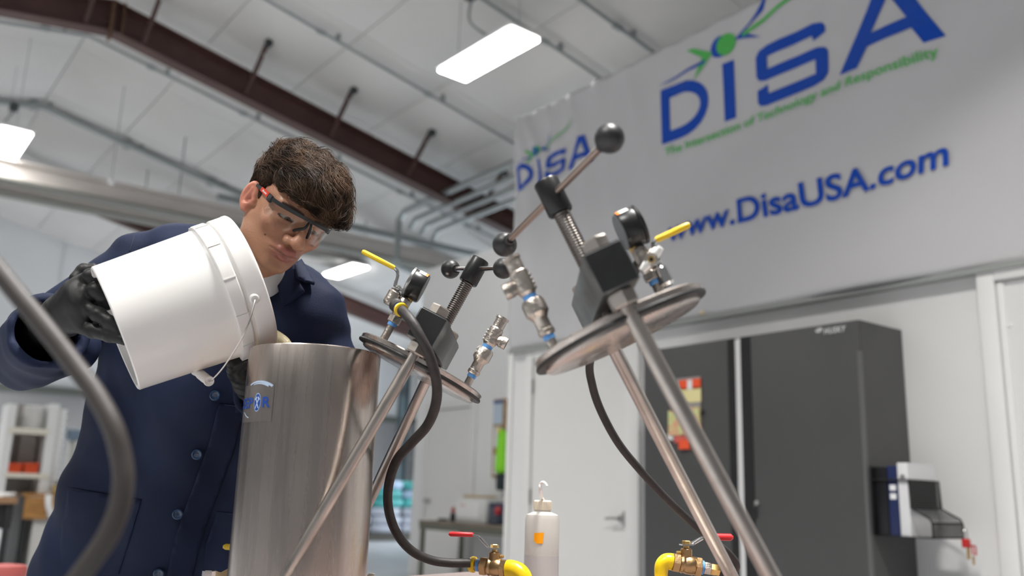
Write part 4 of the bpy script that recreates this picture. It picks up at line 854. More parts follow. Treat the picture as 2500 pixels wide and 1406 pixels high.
film = poly_mesh([[(0, 0), (1, 0), (1, 1), (0, 1)]])
lb = wrap(film, aR+sgn*wA, zB, -sgn*wA, zT-zB, 0.0005, 'label_film', mat('smoky_label_film', (0.22, 0.20, 0.19), 0.25, 0.6), cy)
M_ink = mat('navy_label_ink', (0.015, 0.06, 0.30), 0.35); M_ink2 = mat('pale_label_ink', (0.42, 0.52, 0.66), 0.35)
a_r, z_b = on_cyl(660, 994); _, z_t = on_cyl(661, 968); hgt = z_t-z_b
def ltxt(s_, xoff, wid):
    me = text_mesh(s_, 1.0, 0.03); lo, hi = bounds(me); remap(me, lambda x, y, z: ((x-lo[0])/(hi[0]-lo[0]), (y-lo[1])/(hi[1]-lo[1]), 0))
    wrap(me, a_r+sgn*(xoff+wid)/CR, z_b, -sgn*wid/CR, hgt, 0.0010, 'label_letter', M_ink, cy)
ltxt('R', 0.0, 0.0165); ltxt('P', 0.0395, 0.0145); ltxt('E', 0.0565, 0.0135); ltxt('S', 0.0725, 0.0145)
c_ = [(math.cos(x), math.sin(x)) for x in np.linspace(0, 2*PI, 33)[:-1]]
def lshape(loops, m, off, name='label_emblem'): wrap(poly_mesh(loops), a_r+sgn*0.028/CR, (z_b+z_t)/2, -sgn/CR, 1.0, off, name, m, cy)
lshape([[(0.0082*x, 0.0145*y) for x, y in c_]], M_ink2, 0.0009); lshape([[(0.0073*x, 0.0133*y) for x, y in c_]], M_ink, 0.0011)
for s_ in (-1, 1):
    lshape([[(-0.0045*s_, -0.009), (-0.003*s_, -0.010), (0.0045*s_, 0.006), (0.003*s_, 0.007)]], M_ink2, 0.0013); lshape([[(0.0005*s_, 0.007), (0.005*s_, 0.003), (0.006*s_, 0.005), (0.002*s_, 0.0095)]], M_ink2, 0.0013)
for (ra, rb, yo, x0, x1) in ((0.040, 0.0365, 0.0, -40, 52), (0.034, 0.0320, 0.0, -25, 45)):
    A = [(ra*math.sin(R_(a)), ra*math.cos(R_(a))*0.55+0.012) for a in range(x0, x1, 6)]; B = [(rb*math.sin(R_(a)), rb*math.cos(R_(a))*0.55+0.012-0.002*(a+40)/90) for a in range(x0, x1, 6)]; lshape([A+B[::-1]], M_ink2, 0.0009, 'label_arc')
A = [(0.044*math.sin(R_(a))-0.004, -0.044*math.cos(R_(a))*0.55-0.002) for a in range(-60, -20, 6)]; B = [(0.0415*math.sin(R_(a))-0.004, -0.0415*math.cos(R_(a))*0.55-0.002) for a in range(-60, -20, 6)]; lshape([A+B[::-1]], M_ink2, 0.0009, 'label_arc')

# ================================================================== FILTER PRESS YOKES
def gauge_case(o, ax, up, parent, dial_front):
    ax = Vector(ax).normalized(); r = 0.0265; th = 0.024; ax = -ax
    if not dial_front:
        tc_ = (CAM-Vector(o)).normalized(); ax = (ax-tc_*(ax.dot(tc_)+0.09)).normalized()
    g = MB().lathe([(r*0.96, -th/2), (r, -th/2+0.002), (r, th/2-0.002), (r*0.97, th/2)], o, ax, 36).build('gauge_case', M_hub, parent)
    bz = MB(); bz.lathe([(r*0.99, th/2-0.001), (r*1.03, th/2+0.0005), (r*1.03, th/2+0.004), (r*0.95, th/2+0.005), (r*0.93, th/2+0.003)], o, ax, 36); bz.build('gauge_bezel', M_steelhw if not dial_front else M_hub, parent)
    MB().lathe([(r*0.92, th/2+0.0028), (r*0.92, th/2+0.0032)], o, ax, 32).build('gauge_dial', M_dial, parent)
    u, v, _ = frame(ax, up)
    for k in range(9):
        a = R_(-130+32*k); d = (Vector(up)*math.cos(a)+u*math.sin(a)).normalized(); MB().box(Vector(o)+ax*(th/2+0.0036)+d*r*0.75, (0.001, 0.005, 0.0006), (ax.cross(d), d, ax)).build('dial_mark', M_blk, parent)
    d = (Vector(up)*-0.7+u*-0.7).normalized(); MB().box(Vector(o)+ax*(th/2+0.004)+d*r*0.3, (0.0015, r*0.8, 0.0006), (ax.cross(d), d, ax)).build('dial_needle', M_blk, parent)
    MB().lathe([(r*0.92, th/2+0.0042), (r*0.92, th/2+0.005)], o, ax, 32).build('gauge_glass', M_glass, parent)
    tq = (CAM-Vector(o)); tq = (tq-ax*tq.dot(ax)).normalized(); u2 = (Vector(up)-ax*Vector(up).dot(ax)).normalized(); u2 = (u2+tq*0.55).normalized(); u = ax.cross(u2).normalized()
    def sticker(t0, t1, wd, m, nm):   # band segment on the case rim
        m2 = MB(); n = 8
        for k in range(n):
            pass
        P = []
        for k in range(n+1):
            a = R_(-wd+2*wd*k/n); dd = (u2*math.cos(a)+u*math.sin(a)).normalized(); P.append((Vector(o)+ax*t0+dd*(r+0.0006), Vector(o)+ax*t1+dd*(r+0.0006)))
        vs = [p for q in P for p in q]; fs = [(2*k, 2*k+1, 2*k+3, 2*k+2) for k in range(n)]
        m2.add(vs, fs).build(nm, m, parent)
    sticker(-0.006, 0.006, 14, M_wh, 'white_sticker'); sticker(-0.0105, -0.006, 14, M_or, 'orange_sticker'); MB().lathe([(r*0.95, 0), (r*0.90, 0.0012)], Vector(o)-ax*(th/2), -ax, 32).build('gauge_back', mat('grey_gauge_back', (0.16, 0.17, 0.18), 0.4, 0.2), parent)
    return g

def press(tag_, sgn, lid_px, lid_d, front, rear, screw_bottom, ball_a, ball_b, label, tilt=25.9, base=None):
    D = (e_fwd+e_lat*0.02).normalized(); th = R_(tilt)
    lat = e_lat-D*e_lat.dot(D); lat.normalize()
    N = (lat*(sgn*math.sin(th))+e_up*math.cos(th)).normalized(); T = (lat*(sgn*math.cos(th))-e_up*math.sin(th)).normalized()
    O = K(*lid_px, lid_d)
    P = lambda n, t, d: O+N*n+T*t+D*d
    F0, F1 = K(*front[0]), K(*front[1]); G0, G1 = K(*rear[0]), K(*rear[1])
    base_c = base if base is not None else (F1+G1)/2
    root = thing('filter_press', label, 'filter press', (base_c.x, base_c.y, BZ), None)
    # base with pivot lugs
    bz = BZ+0.001
    MB().bx(-0.0, 0.0, 0, 0, 0, 0) if False else None
    bp = MB().lathe([(0.145, 0), (0.15, 0.004), (0.15, 0.028), (0.145, 0.032)], (base_c.x, base_c.y, bz), (0, 0, 1), 48); bp.build('base_plate', M_cast, root)
    for q in (F1, G1):
        dirn = Vector((q.x-base_c.x, q.y-base_c.y, 0)).normalized()
        MB().box((q.x, q.y, (q.z+bz)/2+0.008), (0.036, 0.03, q.z-bz+0.04), (dirn.cross(e_up), dirn, e_up), 0.006).build('pivot_lug', M_cast, root)
        MB().cyl(q-dirn*0.028, q+dirn*0.024, 0.009, seg=14).build('pivot_pin', M_steelhw, root)
    # rods, nuts above and below the clamp bar
    rr = 0.0098
    for (a, b, dd) in ((F0, F1, -0.108), (G0, G1, 0.108)):
        topp = P(0.083, 0.0, dd)
        kk = P(0.018, 0.0, dd); rd = MB(); rd.cyl(b, kk, rr, seg=24); rd.cyl(kk, topp, rr*0.95, seg=24); o = rd.build('tie_rod', M_rod, root)
        th_ = MB()
        for q in range(9): th_.lathe([(rr*0.9, 0), (rr*1.02, 0.0011), (rr*0.9, 0.0022)], kk-N*(0.004+0.0024*q), N, 20)
        th_.build('rod_thread', M_rod, o)
        MB().hexnut(P(0.006, 0.0, dd), N, 0.0175, 0.019).build('hex_nut', M_nut, root); MB().hexnut(P(0.0755, 0.0, dd), N, 0.0165, 0.017).build('hex_nut', M_nut, root)
    # clamp bar: chamfered block across the two rods
    bl_ = MB(); hw = 0.0235
    sec = [(0.0255, -hw), (0.0255, hw), (0.0755, hw), (0.0755, -hw)]
    bl_.box(P(0.0505, -0.001, 0), (0.05, 2*hw, 0.262), (N, T, D), 0.0025); bl_.build('clamp_bar', M_blockside, root)
    MB().box(P(0.0505, -0.001, -0.1312), (0.047, 2*hw-0.003, 0.0012), (N, T, D)).build('bar_end_face', M_blkst, root)
    MB().box(P(0.0762, -0.001, 0), (0.0012, 2*hw-0.004, 0.256), (N, T, D)).build('bar_top_face', M_blkst, root)
    MB().box(P(0.0505, -0.001-sgn*0-hw-0.0003, 0), (0.046, 0.0008, 0.256), (N, T, D)).build('bar_side_face', M_blkst, root)
    # screw, swivel, hub and T bar
    sc = MB(); nth = 46; sr = 0.0112; pitch = (0.172)/nth; prof = []
    for k in range(nth): prof += [(sr*0.86, k*pitch), (sr, k*pitch+pitch*0.3), (sr, k*pitch+pitch*0.62), (sr*0.86, k*pitch+pitch*0.9)]
    sc.lathe(prof, P(0.006, 0, 0), N, 24); sc.build('screw', M_scr, root, ang=60)
    MB().lathe([(0.024, 0), (0.024, 0.012), (0.015, 0.018)], P(0.0, 0, 0), N, 24).build('swivel_foot', M_blkst, root)
    hb_ = MB(); hb_.lathe([(0.0155, 0.166), (0.0168, 0.168), (0.0168, 0.211), (0.0155, 0.2135)], P(0, 0, 0), N, 32); hub = hb_.build('hub', M_hub, root)
    Hc = P(0.196, 0.0, 0); dH = (Hc-CAM).dot(c_fwd); hx = 1250+FPX*(Hc-CAM).dot(c_right)/dH; fs_ = (hx-ball_a[0])/(ball_b[0]-ball_a[0]); kr = ball_a[2]/ball_b[2]; dA = dH*((1-fs_)+fs_*kr); A, B = K(ball_a[0], ball_a[1], dA), K(ball_b[0], ball_b[1], dA/kr)
    axb = (B-A).normalized(); c0 = Hc-axb*(Hc-A).dot(axb)
    br = MB().cyl(A, B, 0.0047, seg=16).build('handle_bar', M_bar if sgn > 0 else M_barb, root)
    for q in (A, B): MB().sphere(q, 0.0176, 32).build('ball_knob', M_knob, br); 
    for q, s_ in ((A, 1), (B, -1)): MB().lathe([(0.0085, 0.0150), (0.0075, 0.0195)], q, axb*s_, 18).build('knob_collar', M_knob, br)
    # lid with gasket and insert
    lid = MB().lathe([(0.110, -0.0005), (0.1135, 0.001), (0.114, 0.007), (0.1115, 0.009), (0.040, 0.0095), (0.036, 0.011)], P(-0.003, 0, 0), N, 72).build('lid', M_lid, root, ang=30)
    MB().lathe([(0.1150, -0.0045), (0.1160, -0.002), (0.1150, 0.0003)], P(-0.003, 0, 0), N, 72).build('gasket', M_gask, lid)
    MB().lathe([(0.102, -0.011), (0.105, -0.009), (0.105, -0.004)], P(-0.003, 0, 0), N, 72).build('lid_insert', M_lid, lid)
    for a in range(6): q = P(-0.003, 0.092*math.cos(R_(30+60*a)), 0.092*math.sin(R_(30+60*a))); MB().lathe([(0.006, 0), (0.006, 0.003), (0.004, 0.0045)], q, N, 12).build('lid_bolt', M_chrome, lid)
    # relief valve column
    v0 = lambda n: P(n, 0.083, 0.0)
    vp = MB().cyl(v0(-0.004), v0(0.036), 0.0064, seg=18).build('relief_stem', M_cast, root)
    MB().lathe([(0.0074, 0.021), (0.0076, 0.0222), (0.0076, 0.0258), (0.0074, 0.027)], v0(0), N, 18).build('thread_tape', M_tape, vp)
    MB().lathe([(0.0088, 0.0265), (0.0108, 0.0285), (0.0108, 0.0325), (0.0096, 0.0335), (0.0096, 0.0455), (0.012, 0.049), (0.0152, 0.0525), (0.0152, 0.0655), (0.013, 0.0695)], v0(0), N, 20).build('check_body', M_cast, vp)
    MB().lathe([(0.0088, 0.069), (0.009, 0.070), (0.009, 0.0745), (0.0088, 0.0755)], v0(0), N, 18).build('thread_tape', M_tape, vp)
    tee = MB(); tee.lathe([(0.0090, 0.0755), (0.0118, 0.079), (0.0124, 0.098), (0.0124, 0.103), (0.0105, 0.105), (0.0105, 0.119), (0.0118, 0.1195), (0.0118, 0.123), (0.0085, 0.123), (0.0085, 0.112)], v0(0), N, 24)
    tee.lathe([(0.0078, 0), (0.0086, 0.014), (0.0096, 0.0155), (0.0096, 0.0265), (0.0070, 0.0265), (0.0070, 0.020)], v0(0.0895), T, 20); te = tee.build('relief_tee', M_cast, vp)
    for q in range(4): MB().box(v0(0.081+0.005*q)-T*0.0118, (0.004, 0.0028, 0.010), (T, N, D), 0.001).build('casting_rib', M_cast, te)
    for o_ in [vp]+list(vp.children)+list(te.children):          # real height of the column
        for v_ in o_.data.vertices: v_.co = v_.co+N*((v_.co-v0(0)).dot(N)*0.14)
    # gauge column
    g0 = lambda n, t=0.0, d=0.0: P(n, -0.074+t, -0.028*sgn+d)
    gp = MB().cyl(g0(-0.004), g0(0.052), 0.0066, seg=18).build('gauge_stem', M_cast, root)
    MB().lathe([(0.0075, 0.036), (0.0078, 0.037), (0.0078, 0.0415), (0.0075, 0.0425)], g0(0), N, 18).build('thread_tape', M_tape, gp)
    MB().hexnut(g0(0.042), N, 0.0115, 0.012).build('stem_nut', M_cast, gp)
    bd = MB(); bd.lathe([(0.0085, 0.053), (0.0105, 0.058), (0.0105, 0.086), (0.0085, 0.0895)], g0(0), N, 20); bd.lathe([(0.0085, 0), (0.0085, 0.020)], g0(0.073), -T, 18); bd.build('gauge_tee', M_cast, gp)
    # small lever ball valve on the outer side
    lt, ln_, ll = (-0.012, -0.004, 0.064) if sgn > 0 else (0.006, -0.042, 0.050)
    vb = g0(0.083+ln_, -0.015+lt*0.6); MB().lathe([(0.0085, -0.014), (0.0115, -0.010), (0.0115, 0.010), (0.0085, 0.014)], vb, N, 20).build('valve_body', M_chrome if sgn < 0 else M_cast, gp)
    st = vb+N*0.012; MB().cyl(st, st+N*0.012, 0.0045, seg=12).build('valve_stem', M_chrome, gp)
    for q in range(3): MB().lathe([(0.0105-0.001*q, 0), (0.0115-0.001*q, 0.0008), (0.0105-0.001*q, 0.0016)], st+N*(0.003+0.003*q)+T*0.002, (N+T*0.15*(q-1)).normalized(), 18).build('packing_washer', M_chrome, gp)
    l0 = st+N*0.010; lev = [l0+T*0.004, l0-T*0.006, l0-T*(0.010-lt*0.2)+N*0.020, l0-T*(0.017-lt*0.4)+N*0.0255]
    lv = MB().tube(lev, [0.0035, 0.0033, 0.003, 0.003], 8, smooth=4).build('lever_shank', M_chrome, gp)
    q0, q1 = lev[-1], lev[-1]-T*ll
    MB().tube([q0, q0-T*0.003, (q0+q1)/2, q1+T*0.003, q1], [0.0032, 0.0042, 0.0045, 0.0045, 0.003], 10).build('lever_grip', M_yellow, lv)
    # gauge on top of the tee
    gs = g0(0.0815, 0.004); MB().lathe([(0.006, 0), (0.0062, 0.001), (0.0062, 0.004), (0.006, 0.0045)], gs, N, 16).build('thread_tape', M_tape, gp)
    MB().hexnut(gs+N*0.004, N, 0.0075, 0.009).build('brass_nut', M_brass, gp)
    gauge_case(gs+N*0.0350+T*(0.001 if sgn > 0 else -0.006), T, N, gp, sgn < 0)
    return dict(P=P, N=N, T=T, D=D, g0=g0, root=root, base=base_c)

pl = press('left', 1, (1028, 897), 1.53, ((1002, 866, 1.42), (645, 1493, 1.33)), ((1047, 925, 1.64), (775, 1493, 1.775)), None, (1100, 657, 1.60), (1229, 655, 1.45), 'left filter press with its lid swung open beside the steel cylinder', base=cyl_c)
pr_ = press('right', -1, (1511, 803), 1.12, ((1536, 725, 1.00), (1935, 1506, 0.945)), ((1470, 820, 1.24), (1838, 1506, 1.37)), None, (1232, 597, 1.20), (1488, 338, 0.975), 'nearer right filter press, blurred, its open lid leaning left', tilt=26.6)

# left press: dark elbow with the rubber hose on it
P, N, T, D = pl['P'], pl['N'], pl['T'], pl['D']
el = K(967, 745, 1.45); hs = K(992, 768, 1.41)
hd = (hs-el).normalized()
ho = thing('air_hose', 'black rubber hose curling from the left press lid down to the brass valve', 'hose', hs)
eb = MB().sphere(el, 0.0115, 20); eb.cyl(el, pl['g0'](0.073, -0.01, 0), 0.009, seg=16); eb.cyl(el, el+hd*0.014, 0.0108, seg=20); eb.build('elbow', M_elb, ho)
MB().cyl(el+hd*0.0135, el+hd*0.0185, 0.0088, seg=18).build('thread_tape', M_tape, ho)
MB().lathe([(0.0085, 0), (0.0112, 0.002), (0.0112, 0.007), (0.009, 0.008)], el+hd*0.0185, hd, 22).build('hose_clamp', M_yellow, ho)
hp = [el+hd*0.022, K(1003, 782, 1.40), K(1028, 826, 1.39), K(1050, 872, 1.395), K(1066, 935, 1.41), K(1063, 990, 1.43), K(1042, 1040, 1.46), K(1003, 1083, 1.49), K(967, 1127, 1.52), K(948, 1190, 1.55), K(950, 1250, 1.58), K(970, 1304, 1.61), K(1006, 1345, 1.635), K(1052, 1367, 1.65), K(1100, 1374, 1.66), K(1148, 1374, 1.665)]
MB().tube(hp, 0.0082, 16, smooth=8).build('hose', M_hose, ho)
# right press: petcock and hose
N2, T2, D2 = pr_['N'], pr_['T'], pr_['D']
pk = K(1590, 633, 1.12); wd = (K(1615, 605, 1.12)-K(1570, 660, 1.12)).normalized(); toc = (CAM-pk).normalized()
gp2 = [c for c in pr_['root'].children if c.name.startswith('gauge_stem')][0]
pt = MB().cyl(pk+toc*0.010, pk-toc*0.024, 0.0085, seg=18).build('petcock', M_cast, gp2)
m_ = MB(); 
for s_ in (1, -1): m_.tube([pk+toc*0.004, pk+toc*0.005+wd*s_*0.010, pk+toc*0.007+wd*s_*0.019], [0.0062, 0.0058, 0.0040], 10)
m_.build('petcock_wing', M_white_pl, pt)
MB().lathe([(0.0045, 0), (0.0045, 0.002)], pk+toc*0.0102, toc, 14).build('bore_ring', M_brass, pt); MB().lathe([(0.0028, 0), (0.0028, 0.001)], pk+toc*0.0123, toc, 12).build('bore', M_blk, pt)
h2 = thing('air_hose', 'thin black hose from behind the right press lid down to the right brass valve', 'hose', K(1440, 890, 1.40))
hp = [K(1560, 640, 1.17), K(1530, 700, 1.27), K(1475, 790, 1.36), K(1441, 880, 1.41), K(1446, 940, 1.43), K(1468, 1005, 1.45), K(1510, 1082, 1.47), K(1565, 1150, 1.49), K(1632, 1222, 1.52), K(1695, 1280, 1.55), K(1742, 1320, 1.575), K(1780, 1352, 1.59), K(1797, 1376, 1.60), K(1793, 1393, 1.61), K(1770, 1399, 1.61), K(1745, 1394, 1.61)]
MB().tube(hp, 0.0066, 14, smooth=8).build('hose', M_hose, h2)
MB().hexnut(hp[-1]+(hp[-1]-hp[-2]).normalized()*-0.002, (hp[-1]-hp[-2]), 0.0085, 0.018).build('hose_ferrule', M_brass, h2)

# ------------------------------------------------------------------ brass ball valves on the bench
def ball_valve(c, ax, lever_dir, label, lh, gr):
    ax = Vector(ax).normalized(); u = e_up; s_ = ax.cross(u).normalized()
    t = thing('ball_valve', label, 'valve', c, 'brass ball valves with red levers')
    b = MB(); b.hexnut(c-ax*0.026, ax, 0.0175, 0.014); b.lathe([(0.0145, -0.012), (0.0165, -0.008), (0.0150, -0.004), (0.0165, 0.0), (0.0165, 0.012), (0.014, 0.016)], c, ax, 28); b.hexnut(c+ax*0.014, ax, 0.0180, 0.012); b.build('valve_body', M_bronze, t)
    MB().lathe([(0.0105, 0.010), (0.0105, 0.026), (0.0080, 0.028)], c, u, 20).build('bonnet', M_bronze, t)
    MB().hexnut(c+u*0.032, u, 0.0078, 0.009).build('stem_nut', M_brass, t); MB().cyl(c+u*0.022, c+u*0.032, 0.005, seg=10).build('stem', M_brass, t)
    MB().cyl(c+u*0.020-s_*0.0+ax*0.0-lever_dir*0.010, c+u*0.020-lever_dir*0.018, 0.0028, seg=8).build('stop_pin', M_brass, t)
    l = Vector(lever_dir).normalized(); w_ = l.cross(u).normalized(); z0 = c+u*0.0325
    pts = [(-0.010, 0.0, 0.011), (0.010, 0.0, 0.010), (0.030, lh*0.9, 0.008), (0.042, lh, 0.007)]
    m2 = MB(); vs = []; 
    for (a, h, wv) in pts: vs += [z0+l*a+u*h-w_*wv, z0+l*a+u*h+w_*wv, z0+l*a+u*(h+0.0024)+w_*wv, z0+l*a+u*(h+0.0024)-w_*wv]
    fs = [(0, 1, 2, 3)[::-1], tuple(4*3+i for i in range(4))]
    for k in range(3):
        for i in range(4): fs.append((4*k+i, 4*k+(i+1) % 4, 4*k+4+(i+1) % 4, 4*k+4+i))
    lv = m2.add(vs, fs).build('lever', M_chrome, t, ang=25)
    a0, a1 = z0+l*0.040+u*(lh+0.0012), z0+l*0.086+u*(lh+0.0012)
    for o_ in (-1, 1): MB().tube([z0+l*0.012+u*0.004+w_*0.0085*o_, z0+l*0.028+u*(lh*0.85)+w_*0.007*o_], 0.0022, 8).build('lever_flange', M_chrome, lv)
    m3 = MB(); n = 8
    m3.tube([a0, a0+l*0.002, (a0+a1)/2, a1-l*0.004, a1], [gr*0.7, gr*0.95, gr, gr, gr*0.5], 12); o = m3.build('lever_grip', M_red, lv)
    return t
c = K(1206, 1385, 1.66); ax = (K(1240, 1389, 1.64)-K(1150, 1377, 1.668)).normalized()
bv = ball_valve(c, ax, -e_lat, 'brass ball valve with a red lever pointing left, left of the wash bottle', 0.023, 0.0045)
MB().lathe([(0.0125, 0), (0.0145, 0.003), (0.0145, 0.009), (0.0115, 0.011)], c-ax*0.048, ax, 24).build('yellow_collar', M_yellow, bv); MB().cyl(c-ax*0.042, c-ax*0.024, 0.011, seg=20).build('nipple', M_bronze, bv); MB().cyl(c-ax*0.034, c-ax*0.028, 0.0113, seg=18).build('thread_tape', M_tape, bv)
q = c+ax*0.026
MB().tube([q, q+ax*0.010, q+ax*0.024-e_up*0.004, q+ax*0.033-e_up*0.016, q+ax*0.034-e_up*0.04, Vector((q.x+ax.x*0.034, q.y+ax.y*0.034, BZ+0.014))], [0.0165, 0.0175, 0.0175, 0.0172, 0.0165, 0.0165], 20, smooth=5).build('yellow_elbow', mat('yellow_enamel', (0.80, 0.56, 0.01), 0.32, bump=0.1, bscale=50), bv)
bs = Vector((q.x+ax.x*0.034, q.y+ax.y*0.034, BZ+0.001)); MB().lathe([(0.03, 0), (0.03, 0.008), (0.019, 0.013)], bs, e_up, 20).build('floor_flange', M_cast, bv)
c = K(1676, 1378, 1.60); ax = (K(1740, 1390, 1.60)-K(1640, 1372, 1.60)).normalized()
bv = ball_valve(c, ax, (e_lat+e_fwd*0.1), 'brass ball valve with a red lever pointing right, behind the right press rods', 0.015, 0.0062)
MB().cyl(c+ax*0.026, c+ax*0.030, 0.0122, seg=20).build('thread_tape', M_tape, bv); MB().hexnut(c+ax*0.030, ax, 0.0115, 0.013).build('nipple', M_cast, bv); MB().hexnut(c+ax*0.043, ax, 0.0105, 0.016).build('brass_coupler', M_brass, bv)
q = c-ax*0.026
MB().tube([q, q-ax*0.004, q-ax*0.012-e_up*0.002, q-ax*0.019-e_up*0.012, q-ax*0.020-e_up*0.035, Vector((q.x-ax.x*0.020, q.y-ax.y*0.020, BZ+0.014))], [0.0145, 0.0146, 0.0138, 0.0125, 0.0112, 0.0112], 20, smooth=5).build('yellow_elbow', MATS['yellow_enamel'], bv)
bs = Vector((q.x-ax.x*0.02, q.y-ax.y*0.02, BZ+0.001)); MB().lathe([(0.028, 0), (0.028, 0.008), (0.017, 0.012)], bs, e_up, 20).build('floor_flange', M_cast, bv)
MB().lathe([(0.0165, 0), (0.0185, 0.002), (0.0185, 0.014), (0.0165, 0.016)], q-ax*0.020-e_up*0.046, e_up, 20).build('elbow_collar', MATS['yellow_enamel'], bv)
# valve hidden behind the cylinder: only the tip of its yellow lever shows
a, b = K(545, 1334, 1.66), K(640, 1342, 1.66)
t = thing('ball_valve', 'yellow lever tip poking out left of the steel cylinder', 'valve', b)
MB().tube([a, a+(b-a)*0.06, a+(b-a)*0.7], [0.003, 0.0055, 0.0058], 12).build('lever_grip', M_yellow, t); MB().tube([a+(b-a)*0.68, b, b-e_up*0.03], 0.0035, 8).build('lever_shank', M_chrome, t); MB().lathe([(0.013, 0), (0.016, 0.02), (0.016, 0.03), (0.012, 0.04), (0.010, b.z-0.03-BZ)], (b.x, b.y, BZ+0.001), e_up, 18).build('valve_body', M_bronze, t)

# ------------------------------------------------------------------ wash bottle
bp_ = K(1320, 1440, 1.90); bp_.z = BZ; br_ = 85/2204*1.90/2
wbz = BZ+0.001; sh_z = K(1320, 1262, 1.90).z; nk0 = K(1320, 1246, 1.90).z; cp1 = K(1320, 1221, 1.90).z
t = thing('wash_bottle', 'translucent squeeze wash bottle with a bent spout and an orange sticker', 'bottle', (bp_.x, bp_.y, wbz))
M_ldpe = mat('translucent_ldpe', (0.66, 0.635, 0.60), 0.42, trans=0.25, ior=1.2, sss=0.1)
MB().lathe([(br_*0.94, 0), (br_, 0.006), (br_*1.0, sh_z-wbz-0.006), (br_*0.93, sh_z-wbz+0.004), (br_*0.5, nk0-wbz-0.003), (br_*0.46, nk0-wbz)], (bp_.x, bp_.y, wbz), e_up, 40).build('bottle_wall', M_ldpe, t)
lz = K(1320, 1358, 1.87).z
MB().lathe([(br_*1.003, 0.002), (br_*1.004, lz-wbz)], (bp_.x, bp_.y, wbz), e_up, 40).build('liquid_level', mat('cloudy_liquid_seen', (0.52, 0.495, 0.49), 0.3, trans=0.15), t)
MB().lathe([(br_*0.50, 0), (br_*0.53, 0.002), (br_*0.53, cp1-nk0-0.003), (br_*0.44, cp1-nk0)], (bp_.x, bp_.y, nk0), e_up, 28).build('cap', mat('cream_cap', (0.74, 0.67, 0.55), 0.4), t)
for k in range(26):
    a = 2*PI*k/26; MB().bx(0, 0, 0, 0, 0, 0) if False else None
cr_ = MB()
for k in range(28): a = 2*PI*k/28; cr_.box((bp_.x+br_*0.53*math.cos(a), bp_.y+br_*0.53*math.sin(a), (nk0+cp1)/2), (0.0012, 0.0012, (cp1-nk0)*0.8))
o = cr_.build('cap_knurl', MATS['cream_cap'], t); o['kind'] = 'stuff'
sp = [Vector((bp_.x, bp_.y, cp1)), K(1319, 1195, 1.90), K(1320, 1182, 1.90), K(1325, 1177, 1.895), K(1331, 1180, 1.89), K(1336, 1187, 1.885)]
MB().tube(sp, [0.0042, 0.0036, 0.0032, 0.003, 0.0028, 0.0022], 12, smooth=5).build('spout', mat('clear_spout', (0.86, 0.87, 0.87), 0.25, sss=0.3), t)
def on_bottle(px, py):
    r = ray(px, py); d = Vector((r.x, r.y, 0)); o = CAM-bp_; o.z = 0; a = d.dot(d); b = 2*o.dot(d); c = o.dot(o)-(br_+0.0012)**2; k = (-b-math.sqrt(max(0, b*b-4*a*c)))/(2*a); return CAM+r*k
stk = [(1304, 1301), (1328, 1300), (1325, 1327), (1310, 1327), (1303, 1320)]
n = 6; vs = []; fs = []
me = dice(poly_mesh([stk]), 3.0, (0,)); remap(me, lambda x, y, z: tuple(on_bottle(x, y))); link('orange_sticker', me, mat('bright_orange_sticker', (0.95, 0.36, 0.0), 0.5), t, False)

# small things on the bench
p = K(511, 1400, 1.60); t = thing('bolt', 'steel bolt head standing on the bench left of the cylinder', 'bolt', (p.x, p.y, BZ))
MB().hexnut(p-e_up*0.006, e_up, 0.0125, 0.012).build('bolt_head', M_chrome, t); MB().lathe([(0.02, -0.012), (0.02, -0.006)], p, e_up, 20).build('washer', M_steelhw, t); MB().cyl((p.x, p.y, BZ+0.001), p-e_up*0.01, 0.008, seg=14).build('bolt_shank', M_steelhw, t)
a = [K(527, 1395, 1.58), K(537, 1398, 1.58), K(566, 1383, 1.585), K(580, 1383, 1.585)]; base = [Vector((q.x, q.y, BZ+0.001)) for q in a]
tag(MB().prism([base[0], a[0], a[1], a[2], a[3], base[3]], e_fwd*0.006).build('cardboard_piece', mat('tan_cardboard', (0.62, 0.47, 0.27), 0.7)), 'torn tan cardboard piece standing left of the steel cylinder', 'cardboard')
a = [K(896, 1405, 1.66), K(902, 1399, 1.66), K(914, 1401, 1.66)]; b = Vector((a[0].x, a[0].y, BZ+0.001))
tag(MB().prism([b, a[0], a[1], a[2], Vector((a[2].x, a[2].y, BZ+0.001))], e_fwd*0.003).build('paper_scrap', mat('cream_paper', (0.75, 0.70, 0.6), 0.6)), 'cream paper scrap at the right foot of the steel cylinder', 'paper')
# big foreground hose
hp = [K(-700, -420, 0.92), K(-420, 60, 0.88), K(-230, 370, 0.84), K(-60, 590, 0.80), K(-20, 640, 0.79), K(40, 715, 0.78), K(110, 800, 0.77), K(180, 890, 0.76), K(235, 965, 0.75), K(277, 1045, 0.74), K(297, 1120, 0.735), K(301, 1180, 0.73), K(290, 1245, 0.725), K(262, 1310, 0.72), K(222, 1370, 0.715), K(170, 1440, 0.71), K(90, 1540, 0.70), K(-30, 1680, 0.69), K(-120, 1900, 0.68), K(-150, 2300, 0.66)]
t = thing('air_hose', 'thick blurred grey-black hose curving through the left foreground', 'hose', hp[-1])
MB().tube(hp, 0.0085, 16, smooth=8).build('hose', mat('grey_black_hose', (0.040, 0.034, 0.032), 0.52, bump=0.05, bscale=90), t)
MB().cyl(hp[0], hp[0]-(hp[1]-hp[0]).normalized()*0.03, 0.011, seg=16).build('coupling', M_steelhw, t)
